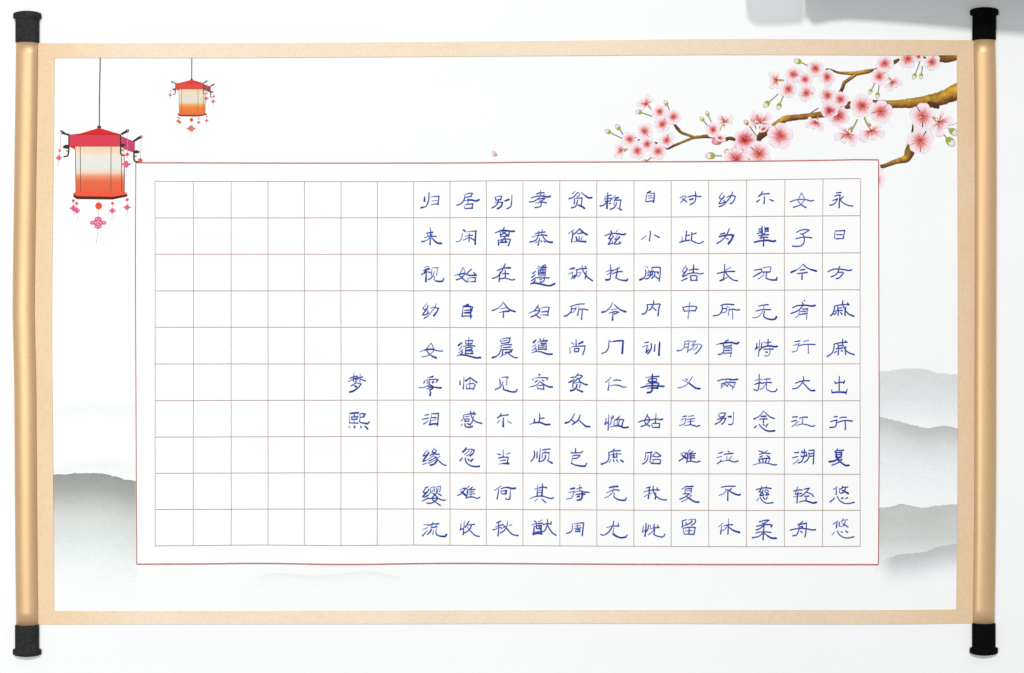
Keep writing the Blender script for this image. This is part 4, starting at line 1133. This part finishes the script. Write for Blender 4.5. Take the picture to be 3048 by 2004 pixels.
闲|*104,108 107.5,111;-102,115 101.5,123 98,130;-98,130 95,132 89.5,132.5;-111,112.5 122,111;122,111 131,110.5;*130,111 129,125 128.5,137.5;116.5,115.5 116,132;-108,121.5 116,119.5;116,119.5 123,119.3;-116,122 110,127 104,129;118.5,124 126,129
离|188,102.5 187.5,106 186,107.5;169.5,114.5 180,110;*180,110 190,109.5 201,111 208.5,111;180,113.5 181,122.5;198.5,112.5 197,120.5;181,122 197,120.5;191.5,112 185,116.5 181.5,118.5;184,112 190,116 196,119;192,120 187,127;178.5,129.5 188,127 199,127.5 201,128.5;201,128.5 196.5,140.5;176,129 176.5,139.5;187,127.5 180,134.5;*180,134 193,133;190,129 193.5,133.5
@1228 750
视|-24.5,32 33.5,30;22.5,38.5 28,36;*28,36 34,35;*29,36 25,43;25,43 18.5,46.5;28.5,38 28,50;*28,50 27.5,61;31,41 36,42.5;-40,35.5 38.5,48;-41.5,33 52,32.5;-52,32.5 49.5,47.5;-45,40.5 42,49;42,49 38,54 32.5,57;-45,49.5 44,57 48,60;*48,60 56,61 62,60;62,60 64.5,55
始|-103.5,32 96,48;96,48 103,55 111.5,62;-103.5,32 107.5,40 108,45;108,45 102,52;102,52 98,55 90,57.5;-86,48.5 94,46.5;94,46.5 106,44;121,35.5 115,41 110.5,46.5;110.5,46.5 117,48.5;*117,48.5 130.5,48;125,42 131,48;-113.5,53.5 114,61;-116,54 124,53;124,53 130,53.5;130,53.5 128,61.5;-115,61.5 122,61;122,61 129,61
在|190.5,24.5 186,35;186,35 180,45 173,52;173,52 164.5,54.5;173.5,38.5 184,34.5 192,33;*192,33 200,33;179.5,41 178.5,52 177.5,61.5;190,37.5 190.5,53;184.5,45.5 190,44;190,44 197,45.5;178,56 189,54;189,54 198,56 204,58 209,56.5
幼|-29.5,106.5 21,116;21,116 24.5,119 29,117;29,117 32,112.5 31.5,111;30,117 22,127 21,129.5;21,129.5 26,129.5 32,126;31,121 32.5,125;-48.5,106.5 46,114 41,120;-41,120 35,128 30,133;30,133 24,136.5;-36,115.5 45,113.5;45,113.5 53.5,116.5;53.5,116.5 50,123;*50,123 44,131
自|*104,112.5 114,108.5;*104.5,112.5 119,112;-119,112 123.5,113;123.5,113 121,122;119.5,112.5 119.5,136;-104,113.5 103,123;103,123 101.5,132.5;101.5,133 110,131.5 121.5,132;107,120 118,119.5;*107,125.3 118,124.8
今|-187,102.5 181,111 174,117;174,117 164,120.5;188,106 194,114;*194,114 200,119.5 210,122.5;-181,117 194,114.5;-177.5,125 186,122.5;*186,122.5 197.5,122;186.5,124 186.5,134.5
@1228 969
女|-38,36 28,49.5;-38,36 41.5,42.5 43.5,49;-15,54 25,50.5;*25,50.5 36,48.8 44,49.5;44,49.5 54,52.5 61.5,52.5;29.5,52 34,58.5;34,58.5 40,63;*40,63 48.5,66.5;-45,51 36,59.5;-36,59.5 29,63 19.5,64.8
遣|-115.5,24.5 115,41;-108,32 109.5,38;109.5,31.5 123.5,31;-123.5,31 121.5,38;109,38 122,37.5;-104,43 113,41;113,41 121,41.5 127.5,42.5;*101,35.5 94.5,41;-101.5,42 99,46 95.5,49;-104,48 99,53 95,56;100,52 103,55 99,59;-91,63 97,60.5;*97,60.5 109,61 120,64;*120,64 131,66.5 139,65.8;109.5,45 108.5,57.5;109.5,45.5 118,44.5;118,44.5 123.5,46.5 120,49.5;111,50.5 120,49.8;111,52.5 123.5,52.3;123,52.5 122,56;109,57.5 124,57.8
晨|-179.5,29.5 183,37.5;-182,28 192,26;192,26 200.5,26;200.5,26 197.5,35.5;182.5,37.5 197,35;-183,32.5 194,30.5;-178.5,42.5 190,39.5;190,39.5 203,39.5;-183,42 181,51;181,51 177,59 171,64;*171,64 164,66;186.5,45.5 201.5,44.3;183,50 193,49.5;193,49.5 205.5,50;185,51 184.5,61;-178.5,65 192.5,58;*190.5,55.5 196,55.5 202.5,53.5;196,56.5 203,62.5 208,65.5 214.5,66.5
零|-31,107 41.5,105;*38,105.7 41.5,105;-36,106.5 35,120;-27,112.5 36,111;36,111 47,110.5 52.5,111.5;52.5,111.5 48.5,116.5;24.5,114 23.5,118;-29.5,115.3 32,115.2;-29,118.5 34,117.8;42,114.5 43,114.8;*41,117 41.5,117.5;-34.5,121 28,125.5 21,127.5 13.5,127.5;35,121 41,125 47,127;*47,127 52,128 58.5,128;32,125.5 40,123.5;-28,130.5 36,127.5;36,127.5 44,127 39.5,130.5 35,132;35,132 37,137.5;*37,137.5 36,143.5
临|97.5,113.5 97.5,121.5;-105.5,105.5 105,120;105,120 104,130.5;118,106.5 113,111.5;*113,111.5 109,113.5;118.5,107 125,112;125,112 132,117;-118,109 117.5,129;-110,121.5 111.5,130;-113,120.5 120,119.3;120,119.3 126,119.5 129,122 125,130;110.5,130.3 118,129.5;118,129.5 125.5,130.5
见|178.5,110 180,116 179.5,120.5;-182.5,107 190,105.8;190,105.8 196,106.3;-194,106.5 193,122.5;-186,114.5 184,121;184,121 178,128;178,128 170,131.3;186,123.5 187,131.5;*187,131.5 198,135;*198,135 205,136.5 212,136;212,136 214.5,131.5
@1228 1188
泪|25,33 32.5,32;20,41.5 32,39;-33,43.5 28,48;28,48 23,51;-38.5,33.5 36.5,45;36.5,45 35.5,52.5;39,30.5 53.5,29.5;53.5,29.5 52.5,42;52.5,42 51,54.5;40,38.3 48,38;-39,44 48,42.7;*34.5,53 42,51 51.5,51
感|119,25.5 119.5,30;-104.5,33 112,31.5;112,31.5 120,30;*120,30 128.5,30.5;126,26 125.5,30;-104.5,33 105,38 103,42 99.5,45;119.5,30 122,38 125,43;125,43 132,47.5;132,47.5 142,50;-125.5,34.5 124,43;124,43 122,47.5;-107.5,36.5 116,35.3;107,41 108,46;107,41 116,40.5 115.5,45.5 108.5,45.5;-103,51.5 99.5,54.5;108,50 107.5,54;107.5,54 110,57;*110,57 116,58 122.5,56;*113,50.5 115,51.5;121,49 117.5,53
尓|182,29.5 179,35 174.5,38.5;179,35.5 186,33.5;186,33.5 196,32.5;186.5,38.5 186,48;*186,48 186,56;-178.5,44 174.5,48.5;-194,44.5 202.5,49.5
缘|-32,103.5 25,111;25,111 22,116.5;22,117 27,116;27,116 33.5,111.5 32.5,109.5;*32,113 24,123 22,127.5;22,127.5 28,126;-28,126 43,116;-45,100.5 41,106;41,106 40,109 44,109.5;-44,102.5 49,106;49,106 47,109.5 43,112.5;36,115.5 42,112.5;42,112.5 54.5,113.5;-44,116.5 48,121 50,125;*48,119 50.5,125 47,131;*47,131 43,134 37,135.5;46,121 34,127;-47,125 33,132;-56.5,117.5 49,122.5;52,124.5 58,130.5;58,130.5 63,134.5 68.5,136;-31,130.5 21,134
忽|*110,100.5 108,104 103.5,108.5;-111,103.5 120,102.5;120,102.5 127,105;127,105 124,112;*124,112 118.5,116.5;-116.5,105 112,110 107,113.5;-122.5,105 118,112 111.5,116.5;102.5,121 97.5,126.5;108,120.5 109.5,128 113,133;113,133 120,137;*120,137 128,138.5 137,138;113.5,122.5 116,126;*123.5,123.5 120,127
当|-186,104.5 186,118;174,112.5 180,114;-192.5,113 200.5,110.5;176.5,121 187,119;187,119 196.5,119.5;196.5,119.5 194.5,131;-179.5,127 186,125.5;186,125.5 191,125.3;-177,133.5 186,132;*186,132 197,132.5
@1228 1404
缨|32,31 27,33;27,33 22,42;22,42 25,44;25,44 31,40.5 33.5,36;*31,41 25,47 21.5,51;21.5,51 25,52.5 32.5,48;-37.5,33.5 36.5,41;-38,32 46,31.5;-46,31.5 45,41;-43,36 40,41 34.5,45.5;-50,32 49.5,41;-50,31 57.5,30;-57.5,30 56,41;-53,35 51,42;51,42 46,47 40,54;41.5,44 47,48.5 52,54;52.5,45 58.5,48.5;20,60 30,55.5;-28,56.5 32,53;30,55.5 41,54.5;41,54.5 52,54.5;52,54.5 60,58 67,58.5;40.5,54.5 41,57 45,61;45,61 57,69;52.5,55 45,61.5;45,61.5 37,65 30,64.5
难|-97,38 103,34.5;103,34.5 109,34;109,34 104,41;104,41 100,45.5 92.5,48.5;*100,41 108.5,48;-117,29 113,33 110,35;112,36 112.5,45;112.5,45 110,54;123,31.5 118,36;113,37.5 128,36.5;-114,42 126,41;-115,46.5 127.5,45.3;-120.5,36 119.5,51.5;111,52.5 124,51.8;124,51.8 133,55 138,52.5
何|-182,29.5 169,38;177,36.5 175.5,46;175.5,46 173.5,55.5;181,35.5 187,33;187,33 194,32;*194,32 204,34.5 210.5,34;-181,41 183.5,46;182,40 193,38.5;*193,38.5 191,45.5;183.5,46 192,45.3;-201,35 200.5,45;200.5,45 199.5,56.5;199.5,56.5 196,57 191,55.5
流|-23,109 31,108.5;-20.5,118.5 31,115;-31,120 27,125;27,125 20.5,131.5;42,104 41.5,107.5;31.5,110.5 42,107.5;42,107.5 53.5,106.8;-40,110 38.5,115;38.5,114.8 50,113;-49.5,109 49.5,114;*38.5,118.5 36,124;36,124 31,128.5;-43.5,119 41.5,129;-49,117 48,125;48,125 50,130;50,130 58,132.5;*58,132.5 67,133 69.5,129
收|-99.5,107 99,115;99,115 98,119.5;98,119.5 104.5,116.5;-106.5,101.5 105,118;105,118 104,129.5;115.5,101.5 112,109;112,109 108,113.5;114,109.5 127,108;121,109.5 119,116;119,116 113,122.5 106,125.5;-112,113.5 118,120.5;118,120.5 125,128 130,131.5;130,131.5 136.5,132.8
秋|172.5,105 181,101.5;176.5,104 177,115;177,115 175.5,131.5;-169.5,113.5 178,110.5;178,110.5 186,108.5;-177,113 171,118;171,118 165,119.5;179.5,114.5 183.5,116;*187,113.5 189,112.5;-195.5,101 194,110;194,110 191,117;191,117 186,122.5 180,125.5;-204,108 198.5,110.5;192,114.5 197,121;197,121 203,127.5;203,127.5 209,130 216.5,131
@1000 1080
梦|-37,21.5 36.5,30;36.5,30 36,38;28,32 37,28.5;37,28.5 44,27.5;-36,32 31,36 25.5,38.5;37.5,32.5 43,34.5;-50,22.5 49.5,39;*37,32.8 46,31;46,31 55,29.3;-49,31 42,36 40,38;51,33.5 60.5,37.5;43,39 37,44 31.5,47.5;-42,43 47,42;47,42 52,43.5;52,43.5 47,50 42,54;*42,54 36,58 29,60;*38.5,47.5 42,49
熙|*29,104.5 38,103 46,102.7;38,104 37.5,110.5;32.5,111 33,116.5;32,111.5 45,110.5;45,110.5 43,116;32.5,116.5 43,115.5;-37.5,117 38,123.5;-28.5,109 28,124;28,123.5 45.5,124;-49,105.5 50,112.5;49,105.5 56,104;56,104 61,105.5;*58,105 57.5,110.5;50.5,112.5 58,110.5;-49.5,113 48.5,121;48.5,121 52,123;*52,123 65,125;65,125 68.5,121.5;-29,130 26.5,133.5;*38,130 38.5,132.5;51,130 52,133;*60,130 65,135.5
'''
INK_DARK, INK_MID, INK_LIGHT = (22, 48, 146), (44, 74, 168), (106, 130, 196)
UNIT = 345.0 / 237.9           # crop unit (tenths of an enlarged pixel) in photo pixels


def character(ox, oy, text):
    m = MB()
    zz = Z_PAGE + 0.030 * MM
    xs = []
    for st in text.split(';'):
        heavy, light = st[0] == '*', st[0] == '-'
        pts = [tuple(float(v) * UNIT for v in p.split(',')) for p in st.lstrip('*-').split()]
        pts = [(ox + x, oy + y) for x, y in pts]
        xs += [p[0] for p in pts]
        S = smooth_path(pts, 3.0, 50)
        n = len(S)
        w0 = 5.7 if heavy else 3.2 if light else 4.2
        w0 *= random.uniform(.92, 1.08)
        base = INK_DARK if heavy else INK_LIGHT if light else INK_MID
        if not light and not heavy:
            base = interp([(0, INK_DARK), (1, INK_MID)], random.random())
        elif light:
            base = interp([(0, INK_MID), (1, INK_LIGHT)], random.uniform(.25, 1))
        ws, cols = [], []
        for i in range(n):
            t = i / (n - 1)
            ws.append(w0 * interp([(0, .82), (.2, .92), (.8, 1.0), (1, 1.08)], t))
            k = .16 * math.sin(t * 7 + ox) + .12 * (1 - t)
            cols.append(tuple(v + (255 - v) * max(0, k) * .5 for v in base))
        m.stroke(S, ws, zz, cols)
        zz += 0.0024 * MM
    cx = (min(xs) + max(xs)) / 2
    ci = max(i for i in range(19) if GX[i] < cx)
    m.build('character', M_INK, columns[ci])


ox = oy = 0
for line in STROKES.strip().split('\n'):
    if line[0] == '@':
        ox, oy = map(float, line[1:].split())
    else:
        character(ox, oy, line.split('|')[1])

# ------------------------------------------------------------------ added shadow blockers, unseen past the top right corner:
# one opaque, one see-through, whose shadows fall across the corner of the surface


def upright(name, profile, y_front, depth, mat, label, cat):
    """profile: (photo x, height in metres), stands on the table; depth away from the scroll"""
    bm = bmesh.new()
    P = profile
    f = [bm.verts.new(W(x, y_front, h)) for x, h in P]
    k = [bm.verts.new(W(x, y_front, h) + Vector((0, depth, 0))) for x, h in P]
    n = len(P)
    bm.faces.new(f)
    bm.faces.new(list(reversed(k)))
    for i in range(n):
        j = (i + 1) % n
        bm.faces.new((f[i], f[j], k[j], k[i]))
    bmesh.ops.recalc_face_normals(bm, faces=bm.faces)
    bmesh.ops.bevel(bm, geom=[e for e in bm.edges if e.calc_face_angle(0) > 0.6], offset=0.0012, segments=2, affect='EDGES')
    me = bpy.data.meshes.new(name)
    bm.to_mesh(me)
    bm.free()
    me.materials.append(mat)
    o = bpy.data.objects.new(name, me)
    COL.objects.link(o)
    tag(o, label, cat)
    return o


M_BLOCKER = plain('blocker_grey', (120, 122, 126), 0.2, 900, 0.95, 0.05, None, 0, 0.4)  # plain grey for the added opaque blocker
fm, fnt, fb = material('blocker_see_through', 0.4, 0.4)
fb.inputs['Base Color'].default_value = (0.75, 0.78, 0.8, 1)
fb.inputs['Alpha'].default_value = 0.42  # lets part of the light through, so this added blocker's shadow stays paler
Y0 = -25
COT = 1 / math.tan(ELEV)


def hgt(y):  # blocker height that puts its shadow edge at y
    return (y - Y0) * PX / COT


blocker_prof = [(2392, 0.0002)] + [(2392, hgt(66)), (2396, hgt(80)), (2408, hgt(87)), (2430, hgt(87)), (2460, hgt(80)), (2510, hgt(74)), (2570, hgt(77)), (2680, hgt(86)),
                               (2800, hgt(98)), (2920, hgt(112)), (3040, hgt(122)), (3120, hgt(118)), (3160, hgt(80)), (3165, 0.0002)]
upright('shadow_blocker', blocker_prof, Y0, 0.006, M_BLOCKER, 'unseen grey upright added to cast the corner shadow', 'shadow blocker')
pale_blocker_prof = [(2217, 0.0002), (2217, hgt(60)), (2221, hgt(78)), (2234, hgt(89)), (2260, hgt(92)), (2320, hgt(90)), (2384, hgt(84)), (2388, hgt(80)), (2388, 0.0002)]
upright('pale_shadow_blocker', pale_blocker_prof, Y0, 0.006, fm, 'unseen see-through upright added to cast the paler shadow band', 'box')
